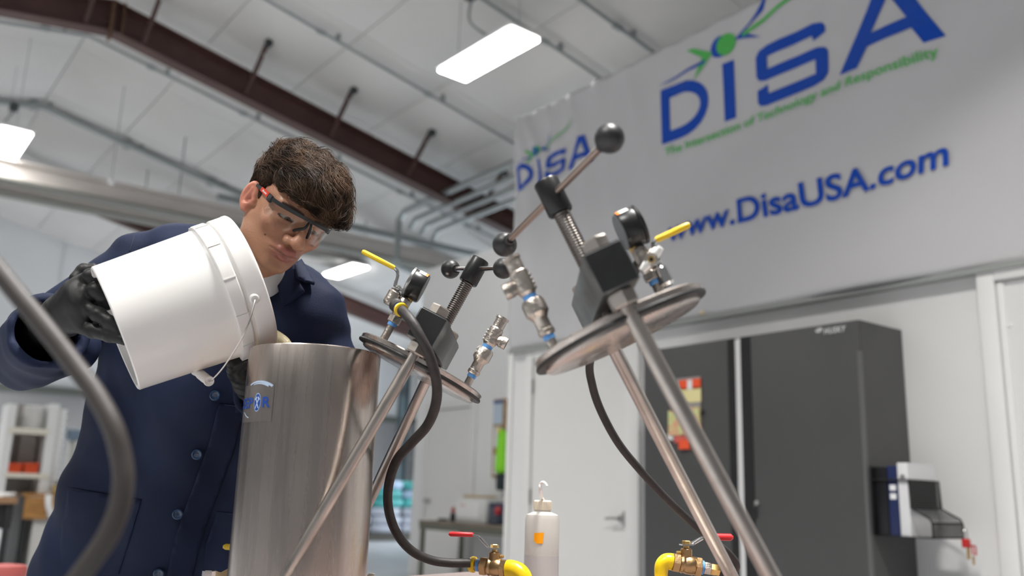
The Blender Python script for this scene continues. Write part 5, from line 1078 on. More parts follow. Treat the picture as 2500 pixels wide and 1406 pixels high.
# ================================================================== BUCKET
B0 = K(281, 803, 1.470); M0 = K(607, 691, 1.570); Nb = (M0-B0).normalized(); BLn = (M0-B0).length
bk = thing('bucket', 'white plastic bucket held tilted by the man, pouring into the steel cylinder', 'bucket', B0)
M_bkt = mat('glossy_white_bucket_plastic', (0.69, 0.675, 0.655), 0.25, spec=0.5, sss=0.06, bump=0.01, bscale=25)
s_ = BLn/0.236
pr = [(0.0005, 0.020), (0.098, 0.020), (0.1015, 0.0005), (0.1045, -0.001), (0.1068, 0.001), (0.1072, 0.012), (0.1145, 0.160), (0.1152, 0.172), (0.1200, 0.173), (0.1212, 0.175), (0.1216, 0.1945), (0.1205, 0.1965), (0.1168, 0.1975), (0.1168, 0.2030), (0.1208, 0.204), (0.1215, 0.206), (0.1222, 0.228), (0.1228, 0.2295), (0.1228, 0.234), (0.1212, 0.2365), (0.1192, 0.2345), (0.1165, 0.20), (0.108, 0.06), (0.1045, 0.028), (0.1, 0.0245), (0.0005, 0.0245)]
MB().lathe([(r, h*s_) for r, h in pr], B0, Nb, 112).build('bucket_wall', M_bkt, bk, ang=24)
ear1 = K(627, 733, 1.4435)
def bax(h, r, toward):   # a point on the bucket wall at height h (0..1 of length) on the side towards a given point
    c = B0+Nb*h; d = (toward-c); d = (d-Nb*d.dot(Nb)).normalized(); return c+d*r, d
h_e = (ear1-B0).dot(Nb); q1, d1 = bax(h_e, 0.1216, ear1); q2 = B0+Nb*h_e-d1*0.1216
for q, d in ((q1, d1), (q2, -d1)): MB().lathe([(0.0085, -0.002), (0.0085, 0.002), (0.006, 0.004)], q, d, 18).build('bail_ear', M_bkt, bk)
for k in range(12):
    a = 2*PI*k/12; u, v, _ = frame(Nb); d = u*math.cos(a)+v*math.sin(a)
    MB().box(B0+Nb*0.185*s_+d*0.1190, (0.0075, 0.0016, 0.021), (d, Nb.cross(d), Nb)).build('collar_rib', M_bkt, bk)
g1, g2 = K(511, 931, 1.462), K(478, 905, 1.545)
M_wire = mat('galvanised_wire', (0.55, 0.53, 0.50), 0.3, 1.0)
pts = [q1+d1*0.004, q1+d1*0.012+(g1-q1)*0.04, K(604, 797, 1.432), K(576, 850, 1.438), K(545, 897, 1.45), K(520, 925, 1.458), g1, g2, q2-d1*0.03+(g2-q2)*0.5, q2-d1*0.010]
MB().tube(pts, 0.0013, 8, smooth=6).build('bail_wire', M_wire, bk)
gd = (g2-g1); gr = MB(); gr.lathe([(0.0040, 0.002), (0.0075, 0.0), (0.0085, 0.002), (0.0080, 0.012), (0.0070, 0.020), (0.0082, 0.030), (0.0082, gd.length*0.6), (0.0070, gd.length*0.8), (0.0085, gd.length), (0.006, gd.length+0.001)], g1, gd, 22); gr.build('bail_grip', mat('milky_grip_plastic', (0.72, 0.68, 0.64), 0.4, sss=0.1), bk)
# liquid being poured
lp = [K(664, 826, 1.585), K(682, 832, 1.575), K(697, 842, 1.565), K(706, 862, 1.56), K(710, 900, 1.558), K(712, 980, 1.556)]
o = MB().tube(lp, [0.018, 0.014, 0.0110, 0.0110, 0.011, 0.010], 16, smooth=6).build('poured_liquid', mat('cloudy_yellow_liquid', (0.70, 0.62, 0.40), 0.12, trans=0.55, ior=1.33, bump=0.4, bscale=45))
tag(o, 'cloudy yellowish liquid running from the bucket lip into the cylinder', 'liquid')

# ================================================================== THE MAN
HS = 0.93
HR = Matrix(((0.9618, 0.0257, 0.2726), (0.1733, -0.8281, -0.5332), (-0.212, -0.56, 0.8009))); HP = Vector((0.6302, 1.5643, 1.4707))
HRn = np.array(HR); HPn = np.array(HP)
def hw(p): return HP+HR@(Vector(p)*HS)
def hinv(P): return (HR.transposed()@(Vector(P)-HP))/HS
hipc = K(390, 1406, 1.97)
person = thing('person', 'dark haired young man in navy lab coat and black gloves pouring from a bucket', 'person', (hipc.x, hipc.y, 0))
# ------------------------------------------------------------------ head and neck (head space: +x his left, +y face, +z crown)
s = SDF((-0.125, -0.15, -0.205), (0.125, 0.155, 0.15), 0.0024)
s.d = s.ell((0, -0.015, 0.042), (0.073, 0.096, 0.076))
s.add(s.ell((0, 0.040, 0.052), (0.061, 0.050, 0.052)), 0.03)
s.add(s.ell((0, 0.034, -0.005), (0.061, 0.058, 0.075)), 0.03)
s.add(s.ell((0, 0.046, -0.050), (0.046, 0.046, 0.036)), 0.025)
for x in (-1, 1):
    s.add(s.cone((x*0.054, 0.002, -0.030), (x*0.048, 0.022, -0.058), 0.016, 0.014), 0.025)
    s.add(s.cone((x*0.048, 0.022, -0.058), (x*0.016, 0.074, -0.080), 0.014, 0.014), 0.022)
    s.add(s.ell((x*0.043, 0.066, -0.008), (0.022, 0.020, 0.018)), 0.020)
    s.add(s.cone((x*0.050, 0.072, 0.034), (x*0.012, 0.090, 0.033), 0.010, 0.010), 0.014)
s.add(s.ell((0, 0.082, -0.078), (0.017, 0.013, 0.014)), 0.014)
s.add(s.ell((0, 0.078, -0.042), (0.031, 0.020, 0.024)), 0.016)
for x in (-1, 1): s.cut(s.ell((x*0.031, 0.100, 0.016), (0.016, 0.014, 0.011)), 0.012)
s.add(s.cone((0, 0.090, 0.026), (0, 0.1145, -0.006), 0.0078, 0.0098), 0.011)
s.add(s.ell((0, 0.1185, -0.0150), (0.0142, 0.0135, 0.0122)), 0.008)
for x in (-1, 1): s.add(s.ell((x*0.0158, 0.104, -0.0185), (0.0085, 0.0125, 0.0092)), 0.007)
for x in (-1, 1): s.cut(s.ell((x*0.0078, 0.1115, -0.0272), (0.0046, 0.0060, 0.0045)), 0.003)
for x in (-1, 1):                                       # lids over the eyeballs, gaze lowered
    c = (x*0.0315, 0.0765, 0.0165); lid = s.ell(c, (0.0142, 0.0142, 0.0142)); op = np.maximum(s.ell(c, (0.0175, 0.0175, 0.0175)), np.maximum(s.plane((c[0], c[1], c[2]-0.0012), (0, -0.22, 1)), s.plane((c[0], c[1], c[2]-0.0062), (0, 0.15, -1))))
    lid = np.maximum(lid, -op); s.d = smin(s.d, lid, 0.004)
    s.cut(op, 0.0008)
s.cut(s.cone((0, 0.1045, -0.0335), (0, 0.1045, -0.0290), 0.0030), 0.005)
for x in (-1, 1):
    s.add(s.cone((0, 0.1000, -0.0405), (x*0.014, 0.0982, -0.0408), 0.0072, 0.0068), 0.004); s.add(s.cone((x*0.014, 0.0982, -0.0408), (x*0.0300, 0.0845, -0.0470), 0.0068, 0.0034), 0.004)
    s.add(s.cone((0, 0.0992, -0.0550), (x*0.0245, 0.0880, -0.0500), 0.0092, 0.0044), 0.004)
    s.cut(s.cone((0, 0.1075, -0.0468), (x*0.0135, 0.1040, -0.0468), 0.0016, 0.0016), 0.0022); s.cut(s.cone((x*0.0135, 0.1040, -0.0468), (x*0.0320, 0.0880, -0.0485), 0.0016, 0.0014), 0.0022)
s.cut(s.cone((-0.012, 0.100, -0.0690), (0.012, 0.100, -0.0690), 0.0050), 0.010)
for x in (-1, 1):                                       # ears
    th = R_(20)*x; ca, sa = math.cos(R_(28)), math.sin(R_(28))
    rot = [(ca, -x*-sa*1.0, 0), (x*-sa, ca, 0.0), (0, 0, 1)]
    rot = [(math.cos(R_(25)), x*math.sin(R_(25)), 0), (-x*math.sin(R_(25)), math.cos(R_(25)), 0), (0, 0, 1)]
    c = (x*0.0795, -0.010, 0.006)
    e = s.ell(c, (0.0085, 0.0185, 0.0300), rot); e = smin(e, s.ell((x*0.0775, -0.002, -0.0185), (0.0075, 0.0095, 0.0110), rot), 0.008)
    inner = s.ell((x*0.0880, -0.0045, 0.009), (0.0085, 0.0105, 0.0205), rot); e = -smin(-e, inner, 0.004)
    e = smin(e, s.cone((x*0.0815, -0.007, 0.020), (x*0.0815, -0.008, -0.004), 0.0030, 0.0035), 0.004)
    s.add(e, 0.006); s.add(s.ell((x*0.0725, 0.008, -0.001), (0.0055, 0.0045, 0.0075)), 0.004)
    s.cut(s.ell((x*0.0815, -0.001, -0.001), (0.007, 0.006, 0.0075)), 0.003)
nb = hinv(K(635, 735, 1.86)); nm = hinv(K(632, 640, 1.80))
s.add(s.cone((0, -0.035, -0.02), tuple(nm), 0.054, 0.056), 0.022); s.add(s.cone(tuple(nm), tuple(nb), 0.056, 0.066), 0.02)
P, F = s.mesh(); P = relax(P, F, 1, 0.4)
# skin colours, with crease shade painted between the lips and darker under-eyes
def blob(c, r): return np.exp(-(((P-np.array(c))/np.array(r))**2).sum(1))
skin = np.array((0.50, 0.262, 0.165)); col = np.tile(skin, (len(P), 1))
def paint(wt, c): 
    global col
    wt = np.clip(wt, 0, 1)[:, None]; col = col*(1-wt)+np.array(c)*wt
for x in (-1, 1): paint(0.45*blob((x*0.042, 0.07, -0.015), (0.022, 0.03, 0.02)), (0.52, 0.21, 0.14)); paint(0.55*np.clip((np.abs(P[:, 0])-0.070)/0.008, 0, 1)*(np.abs(P[:, 2]-0.005) < 0.04), (0.55, 0.20, 0.14)); paint(0.45*blob((x*0.031, 0.085, 0.010), (0.017, 0.02, 0.010)), (0.33, 0.15, 0.10))
paint(0.45*blob((0, 0.115, -0.012), (0.016, 0.02, 0.014)), (0.56, 0.23, 0.16))
lipw = np.maximum.reduce([blob((0, 0.100, -0.0405), (0.025, 0.02, 0.0068)), blob((0, 0.098, -0.0555), (0.024, 0.02, 0.0085))]); lipw *= (np.abs(P[:, 0]) < 0.033)
paint(np.clip(lipw*1.5, 0, 0.85), (0.42, 0.145, 0.130)); paint(0.75*blob((0, 0.100, -0.0472), (0.029, 0.02, 0.0013)), (0.10, 0.03, 0.027))
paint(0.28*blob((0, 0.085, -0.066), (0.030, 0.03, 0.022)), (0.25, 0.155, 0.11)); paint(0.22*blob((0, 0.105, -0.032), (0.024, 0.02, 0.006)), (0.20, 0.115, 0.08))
bw_ = np.clip(1.25-np.abs((P[:, 2]-(0.0385-3.0*(np.abs(P[:, 0])-0.033)**2*2))/0.0042)**2, 0, 1)*(np.abs(P[:, 0]) > 0.011)*(np.abs(P[:, 0]) < 0.056)*(P[:, 1] > 0.055); paint(bw_*0.9, (0.022, 0.014, 0.010))
for q, r in (((-0.047, 0.075, -0.036), 0.0016), ((-0.052, 0.050, -0.020), 0.0015), ((-0.040, 0.079, -0.020), 0.0012), ((-0.044, 0.060, -0.050), 0.0013)): paint(0.8*(np.linalg.norm(P-np.array(q), axis=1) < r*1.9), (0.09, 0.04, 0.025))
hcap = np.clip((P[:, 2]-0.075-0.55*(P[:, 1]-0.05))/0.03, 0, 1); paint(hcap, (0.03, 0.02, 0.015))
Wp = HPn+(P*HS)@HRn.T; headP, headF, headC = Wp, F, col
# ------------------------------------------------------------------ rest of the body (hidden under the clothes, bare at the wrists)
SR_, SL_ = K(352, 640, 1.86), K(760, 755, 1.82); ER, WR = K(62, 862, 1.79), K(122, 790, 1.585); EL, WL = K(848, 1075, 1.83), K(626, 957, 1.662)
HRp, HLp = K(290, 1406, 1.99), K(490, 1406, 1.99)
fr_, fl_ = Vector((HRp.x-0.02, HRp.y+0.05, 0)), Vector((HLp.x+0.05, HLp.y+0.02, 0))
allp = [SR_, SL_, ER, WR, EL, WL, HRp, HLp, fr_, fl_, K(640, 700, 1.85)]
lo = [min(p[i] for p in allp)-0.17 for i in range(3)]; hi = [max(p[i] for p in allp)+0.17 for i in range(3)]; lo[2] = 0.0
s = SDF(lo, hi, 0.0125)
s.d = s.cone(K(635, 745, 1.875), K(520, 950, 1.93), 0.075, 0.10)
for a, b, ra, rb in ((K(520, 950, 1.93), hipc, 0.10, 0.10), (SR_, K(600, 740, 1.88), 0.04, 0.06), (SL_, K(660, 760, 1.87), 0.04, 0.06), (SR_, ER, 0.042, 0.034), (ER, WR, 0.032, 0.025), (SL_, EL, 0.042, 0.036), (EL, WL, 0.036, 0.0255), (HRp, Vector((fr_.x, fr_.y, 0.46)), 0.075, 0.05), (HLp, Vector((fl_.x, fl_.y, 0.46)), 0.075, 0.05), (Vector((fr_.x, fr_.y, 0.46)), Vector((fr_.x, fr_.y, 0.08)), 0.05, 0.035), (Vector((fl_.x, fl_.y, 0.46)), Vector((fl_.x, fl_.y, 0.08)), 0.05, 0.035)):
    s.add(s.cone(a, b, ra, rb), 0.02)
P2, F2 = s.mesh(); P2 = relax(P2, F2, 1)
Pall = np.concatenate([headP, P2]); Fall = np.concatenate([headF, F2+len(headP)]); Call = np.concatenate([headC, np.tile(skin, (len(P2), 1))])
me = pymesh('body', Pall, Fall); set_col(me, Call)
body = link('body', me, mat_attr('skin', 0.42, 0.45, sss=0.12, bump=0.10, bscale=260), person, ang=180)
# eyes
for x in (-1, 1):
    m_ = MB().sphere((0, 0, 0), 0.0128, 28, n=Vector((0.05, 1, -0.25))); V = np.array(m_.v); g = np.array((0.05, 1, -0.25)); g /= np.linalg.norm(g); ang = np.degrees(np.arccos(np.clip(V@g/0.0128, -1, 1)))
    c = np.tile((0.40, 0.36, 0.34), (len(V), 1)); c[ang < 31] = (0.04, 0.02, 0.011); c[ang < 11] = (0.004, 0.004, 0.004)
    m_.v = [tuple(hw(Vector(v)+Vector((x*0.0315, 0.0765, 0.0165)))) for v in m_.v]
    o = m_.build('eye', mat_attr('eyeball', 0.08, 0.6), person, ang=180); set_col(o.data, c)
# ------------------------------------------------------------------ hair: a soft cap and several thousand locks combed forward
s = SDF((-0.125, -0.16, -0.06), (0.13, 0.155, 0.195), 0.0032)
s.d = s.ell((0, -0.018, 0.052), (0.0815, 0.1050, 0.0860))
s.add(s.ell((0.004, 0.030, 0.096), (0.071, 0.070, 0.043)), 0.03)
s.add(s.ell((0.004, 0.064, 0.072), (0.071, 0.058, 0.049)), 0.02)
s.add(s.ell((0.044, 0.078, 0.064), (0.035, 0.037, 0.030)), 0.02)
s.add(s.ell((-0.006, -0.02, 0.112), (0.064, 0.075, 0.030)), 0.03)
for x in (-1, 1): s.add(s.cone((x*0.0705, 0.012, 0.035), (x*0.0690, 0.016, 0.008), 0.0085, 0.0055), 0.008)
hl = s.plane((0, 0.060, 0.073), (0, 0.92, -0.62)); hl2 = np.maximum(hl, s.plane((0, 0, 0.068), (0, -0.25, 1))*-1+0)           # keeps the forehead clear
front = np.maximum(s.plane((0, 0.030, 0), (0, -1, 0)), s.plane((0, 0, 0.0425), (0.13, 0.0, 1)))
s.d = -smin(-s.d, front, 0.01)
side = np.maximum(s.plane((0, 0.016, 0), (0, -1, 0)), s.plane((0, 0.02, 0.046), (0, -0.10, 1))); s.d = -smin(-s.d, side, 0.006)
s.cut(s.plane((0, -0.045, -0.015), (0, -0.55, 1.0))*1.0 if False else np.maximum(s.plane((0, 0, 0.002), (0, -0.30, 1)), s.plane((0, 0.006, 0), (0, 1, 0))*1.0), 0.008)
for x in (-1, 1): s.cut(s.ell((x*0.086, -0.012, 0.004), (0.016, 0.024, 0.036)), 0.006)
X, Y, Z = s.x, s.y, s.z
s.d += 0.0022*np.sin(90*X+30*Z+3*np.sin(40*Y))*np.clip((Z-0.05)/0.06, 0, 1)+0.0018*np.sin(140*(X*0.8+Z*0.5)+4*np.sin(30*Y+20*X))
P, F = s.mesh(); P = relax(P, F, 1)
M_hair = mat('dark_brown_hair', (0.030, 0.019, 0.013), 0.6, spec=0.2, bump=0.3, bscale=160)
M_lock = mat('brown_hair_locks', (0.115, 0.068, 0.042), 0.55, spec=0.22, var=0.5, vscale=30, col2=(0.024, 0.0145, 0.0095))
hair = link('hair', pymesh('hair', HPn+(P*HS)@HRn.T, F), M_hair, person, ang=180)
bvh = BVHTree.FromPolygons([tuple(p) for p in P], [tuple(f) for f in F])
fc = P[F].mean(1); nrm = np.cross(P[F[:, 2]]-P[F[:, 0]], P[F[:, 3]]-P[F[:, 1]]); ar = np.linalg.norm(nrm, axis=1); nrm /= ar[:, None]+1e-12
outer = ((fc-np.array((0, 0, 0.04)))*nrm).sum(1) > 0
if outer.mean() < 0.5: nrm = -nrm; outer = ~outer
pick = rng.choice(np.where(outer)[0], 15000, p=(ar*outer)[np.where(outer)[0]]/(ar*outer).sum())
lv = []; lf = []; base = 0
for i in pick:
    p = Vector(fc[i]); n = Vector(nrm[i]); top = min(1, max(0, (p.z-0.045)/0.05)); top = max(top, min(1, max(0, (p.y-0.04)/0.03)))
    Ls = (0.010+0.045*top)*rng.uniform(0.7, 1.2); st = 7 if top > 0.3 else 4
    w1 = math.sin(p.x*75+p.y*38+2.5*math.sin(p.y*33+p.z*20)); w2 = math.sin(p.y*62-p.z*55+2.0*math.sin(p.x*48))
    comb = Vector((0.30+0.75*w1, 1.0+0.3*w2, -0.10-0.9*max(0, p.y-0.05)*12+0.35*w2)) if top > 0.25 else Vector((0.15*w1, -0.15, -1.0))
    comb += Vector((rng.normal(0, 0.20), rng.normal(0, 0.16), rng.normal(0, 0.16))); curl = 0.7*w2+rng.uniform(-0.4, 0.4)
    lift = rng.uniform(0.0006, 0.0040+0.0050*max(0, 0.5+0.5*w1)) if top > 0.3 else rng.uniform(0.0004, 0.0014)
    if top > 0.6 and rng.random() < 0.10: lift += rng.uniform(0.003, 0.010); Ls *= 1.15
    q = p.copy(); pts = [q.copy()]; nn = n
    for k in range(1, st+1):
        t = comb-nn*comb.dot(nn); t.normalize(); sd = nn.cross(t); q = q+(t+sd*(0.45*curl*math.sin(k*0.9+curl*3)))*(Ls/st)
        loc, ln, _, _ = bvh.find_nearest(q); ln = Vector(ln)
        if ln.dot(nn) < 0: ln = -ln
        over = (loc-q).length
        tgt = Vector(loc)+ln*(lift*math.sin(PI*0.75*k/st)+0.0006)
        q = tgt if over < 0.012 else q.lerp(tgt, 0.35); nn = ln; pts.append(q.copy())
    m_ = len(pts); r0 = rng.uniform(0.00040, 0.00085)
    for k, a in enumerate(pts):
        tt = (pts[min(k+1, m_-1)]-pts[max(k-1, 0)]); tt = tt.normalized() if tt.length > 1e-9 else Vector((0, 1, 0)); u, v, _ = frame(tt, n); r = r0*(1-0.85*(k/(m_-1))**1.5)
        for j in range(3): an = 2*PI*j/3; lv.append(tuple(hw(a+(u*math.cos(an)+v*math.sin(an))*r)))
        if k:
            b0 = base+3*(k-1)
            for j in range(3): lf.append((b0+j, b0+(j+1) % 3, b0+3+(j+1) % 3, b0+3+j))
    base += 3*m_
me = bpy.data.meshes.new('hair_locks'); me.from_pydata(lv, [], lf); me.update(); o = link('hair_locks', me, M_lock, hair, ang=180); o['kind'] = 'stuff'

# ------------------------------------------------------------------ lab coat
M_coat = mat('navy_twill', (0.0095, 0.0155, 0.0420), 0.72, spec=0.25, bump=0.10, bscale=420, var=0.15, vscale=9)
cb = [K(-20, 880, 1.80), K(850, 1080, 1.84), K(640, 560, 1.75), K(228, 1406, 1.96), K(600, 1406, 2.0), K(130, 800, 1.5)]
lo = [min(p[i] for p in cb)-0.16 for i in range(3)]; hi = [max(p[i] for p in cb)+0.16 for i in range(3)]; lo[2] = 0.47
s = SDF(lo, hi, 0.0078)
def down(p, z, dx=0, dy=0): return Vector((p.x+dx, p.y+dy, z))
chains = [
 [(430, 640, 1.870, .075), (380, 850, 1.865, .095), (334, 1000, 1.885, .092), (284, 1200, 1.925, .106), (228, 1406, 1.965, .120)],
 [(715, 735, 1.835, .078), (660, 900, 1.880, .100), (610, 1100, 1.905, .105), (560, 1406, 1.945, .120)],
 [(570, 735, 1.865, .092), (510, 950, 1.865, .118), (440, 1250, 1.905, .124), (395, 1406, 1.925, .124)],
 [(560, 700, 1.930, .090), (520, 950, 1.975, .110), (420, 1406, 2.060, .120)]]
first = True
for ch in chains:
    for a, b in zip(ch[:-1], ch[1:]): s.add(s.cone(K(*a[:3]), K(*b[:3]), a[3], b[3]), 0.03)
    e = K(*ch[-1][:3]); s.add(s.cone(e, down(e, 0.44), ch[-1][3], ch[-1][3]*1.12), 0.03)
s.add(s.cone(K(350, 634, 1.86), K(470, 622, 1.86), .0575, .058), 0.02); s.add(s.cone(K(470, 622, 1.86), K(590, 655, 1.865), .058, .060), 0.02)
s.add(s.cone(K(765, 768, 1.82), K(700, 705, 1.835), .0600, .052), 0.03); s.add(s.cone(K(715, 705, 1.83), K(668, 690, 1.84), .050, .052), 0.02)
# right sleeve
arm = s.cone(K(345, 640, 1.86), K(70, 858, 1.80), .0590, .0640); k_ = K(345, 640, 1.86)-K(70, 858, 1.80)
fold = 0.0040*np.sin(((s.x-k_.x)*3+(s.y)*2-(s.z)*9)*9+2.0*np.sin(s.x*23+s.z*17))
s.add(arm+fold*0.8, 0.02)
fa, fb = K(66, 868, 1.80), K(122, 806, 1.595); fd = (fb-fa).normalized()
sl = s.cone(fa, fb, .0680, .0690); sl = np.maximum(sl, s.plane(fb, fd)); drp = s.cone(K(90, 872, 1.74), K(188, 850, 1.73), .0540, .0440)
fold2 = 0.0026*np.sin(((s.x)*5+s.z*12+s.y*2)*8+2.5*np.sin(s.x*19-s.z*21))
s.add(sl+fold2*0.8, 0.012); s.add(drp+fold2*0.8, 0.02)
s.cut(np.maximum(s.cone(fa+fd*0.04, fb+fd*0.04, .0480, .0530), s.plane(fa+fd*0.06, -fd)), 0.004)
# left sleeve
s.add(s.cone(K(772, 772, 1.825), K(846, 1070, 1.845), .0600, .0580)+fold*0.7, 0.018)
la, lb_ = K(846, 1076, 1.845), K(614, 948, 1.660); ld = (lb_-la).normalized()
ls = np.maximum(s.cone(la, lb_, .056, .0490), s.plane(lb_, ld)); s.add(ls+fold2*0.6, 0.015); s.cut(np.maximum(s.cone(lb_-ld*0.08, lb_+ld*0.03, .034, .0355), s.plane(lb_-ld*0.07, -ld)), 0.003)
# broad drapery folds and the open neck
wz = np.clip((1.28-s.z)/0.5, 0, 1)
s.d += 0.0045*wz*np.sin(s.x*26-s.y*18+s.z*7+2.2*np.sin(s.z*6+s.x*7))+0.0022*np.sin(s.x*41+s.z*37+3*np.sin(s.y*19))+0.0025*np.sin(s.z*30-s.x*44+2*np.sin(s.x*15))*np.clip((s.z-1.15)/0.2, 0, 1)
n0, n1 = K(632, 640, 1.80), K(640, 760, 1.885)
s.cut(s.cone(K(628, 600, 1.78), n1, .060, .064), 0.006); s.cut(s.cone(K(655, 655, 1.76), K(640, 800, 1.72), .050, .016), 0.012)
s.cut(s.plane((0, 0, 0.495), (0, 0, 1)), 0.0)
P, F = s.mesh(); P = relax(P, F, 1, 0.3)
coat = link('lab_coat', pymesh('lab_coat', P, F), M_coat, person, ang=180)
cbvh = BVHTree.FromPolygons([tuple(p) for p in P], [tuple(f) for f in F])
def on_coat(px, py):
    r = ray(px, py).normalized(); loc, n, _, dist = cbvh.ray_cast(CAM, r)
    if loc is None: return None, None
    n = Vector(n); n = -n if n.dot(r) > 0 else n
    return Vector(loc), n
def patch(poly, off, thick, name, step=9, m=M_coat, blend=None):
    me = poly_mesh([poly]); dice(me, step, (0, 1)); bm = bmesh.new(); bm.from_mesh(me); bad = []
    ds = []
    for v in bm.verts:
        loc, n = on_coat(v.co.x, v.co.y)
        ds.append((v, loc, n))
    okd = [(l-CAM).dot(c_fwd) for _, l, _ in ds if l is not None]; md = float(np.median(okd)) if okd else 1.8
    if blend:                                   # the cloth lies flat: fit a plane to the chest under it
        A_ = np.array([(v.co.x, v.co.y, 1.0) for v, l, _ in ds if l is not None]); D_ = np.array(okd); keep = np.abs(D_-md) < 0.06
        for _ in range(3):
            cf = np.linalg.lstsq(A_[keep], D_[keep], rcond=None)[0]; keep = np.abs(A_@cf-D_) < 0.025
    for v, loc, n in ds:
        px, py = v.co.x, v.co.y; lim = 0.07
        d = (loc-CAM).dot(c_fwd) if loc is not None else md
        if abs(d-md) > lim: d = md+math.copysign(lim, d-md)
        if blend: d = float(np.array((px, py, 1.0))@cf)
        v.co = K(px, py, d-off)
    bmesh.ops.recalc_face_normals(bm, faces=bm.faces[:])
    for f in bm.faces:
        if f.normal.dot(c_fwd) > 0: f.normal_flip()
    bm.to_mesh(me); bm.free()
    o = link(name, me, m, coat, ang=60); sm = o.modifiers.new('thick', 'SOLIDIFY'); sm.thickness = thick; sm.offset = -1; return o
patch([(672, 676), (686, 652), (700, 645), (718, 643), (723, 672), (741, 709), (716, 730), (690, 746), (682, 718)], 0.010, 0.006, 'lapel', blend=0.4)
patch([(719, 643), (736, 631), (748, 650), (769, 691), (747, 684), (726, 675)], 0.014, 0.006, 'collar', blend=0.4)
M_shirt = mat('white_undershirt', (0.75, 0.75, 0.76), 0.7)
sh = SDF(*(lambda c: ([c.x-0.11, c.y-0.11, c.z-0.13], [c.x+0.11, c.y+0.11, c.z+0.09]))(K(655, 690, 1.83)), 0.005)
sh.d = sh.cone(K(640, 668, 1.815), K(645, 760, 1.875), .0615, .072)
P, F = sh.mesh(); link('undershirt', pymesh('undershirt', P, F), M_shirt, person, ang=180)
pl_line = [(536, 985), (508, 1090), (470, 1195), (445, 1262), (424, 1330), (405, 1412)]
patch(pl_line+[(x+62, y+10) for x, y in pl_line[::-1]], 0.0032, 0.003, 'front_placket', step=14)
patch([(166, 1190), (344, 1220), (318, 1310), (288, 1402), (150, 1408), (146, 1320)], 0.0026, 0.0025, 'patch_pocket', step=14)
patch([(530, 1250), (600, 1258), (600, 1404), (496, 1404), (503, 1330)], 0.0026, 0.0025, 'patch_pocket', step=14)
M_btn = mat('navy_shirt_button', (0.012, 0.035, 0.085), 0.18, spec=0.6)
for (px, py) in ((526, 965), (482, 1108), (435, 1254), (389, 1398)):
    loc, n = on_coat(px, py)
    if loc is None: continue
    n = (n*0.4-c_fwd*0.6).normalized(); c = loc+n*0.004; R0 = 0.0105*0.98
    b = MB().lathe([(R0*0.9, 0), (R0, 0.0012), (R0, 0.0024), (R0*0.82, 0.0032), (R0*0.66, 0.0022), (R0*0.3, 0.0020)], c, n, 24).build('button', M_btn, coat, ang=40)
    u, v, _ = frame(n)
    for a in range(4): d = (u*math.cos(PI/4+a*PI/2)+v*math.sin(PI/4+a*PI/2))*R0*0.28; MB().cyl(c+d+n*0.0018, c+d+n*0.0024, 0.0011, seg=8).build('button_hole', M_blk, b)
sp = [on_coat(*p)[0] for p in ((328, 570), (326, 582), (322, 596), (317, 612))]
if all(sp): MB().tube([p-c_fwd*0.0003 for p in sp], 0.0014, 6).build('shoulder_seam', mat('dark_seam_thread', (0.008, 0.012, 0.03), 0.8), coat)
# ------------------------------------------------------------------ trousers and shoes, below the bench
s = SDF((min(fr_.x, fl_.x)-0.2, min(fr_.y, fl_.y)-0.32, 0.0), (max(fr_.x, fl_.x)+0.2, max(fr_.y, fl_.y)+0.25, 0.62), 0.011)
s.d = smin(s.cone((fr_.x, fr_.y, 0.60), (fr_.x, fr_.y, 0.09), 0.072, 0.060), s.cone((fl_.x, fl_.y, 0.60), (fl_.x, fl_.y, 0.09), 0.072, 0.060), 0.005); s.cut(s.plane((0, 0, 0.05), (0, 0, 1)), 0.0); s.d += 0.003*np.sin(s.z*50+4*np.sin(s.x*30))
P, F = s.mesh(); link('trousers', pymesh('trousers', P, F), mat('dark_denim', (0.02, 0.025, 0.04), 0.8), person, ang=180)
face_dir = Vector((0.1, -1, 0)).normalized()
for q in (fr_, fl_):
    s = SDF((q.x-0.15, q.y-0.28, 0.0), (q.x+0.15, q.y+0.14, 0.16), 0.007); s.d = s.cone(q+Vector((0, 0.03, 0.055)), q+face_dir*0.17+Vector((0, 0, 0.04)), 0.046, 0.036); s.add(s.cone(q+Vector((0, 0.01, 0.06)), q+Vector((0, 0.01, 0.12)), 0.044), 0.02); s.cut(s.plane((0, 0, 0.006), (0, 0, -1))*1.0 if False else s.plane((0, 0, 0.012), (0, 0, 1)), 0.004)
    P, F = s.mesh(); link('shoe', pymesh('shoe', P, F), mat('black_work_shoe', (0.015, 0.014, 0.013), 0.5), person, ang=180)
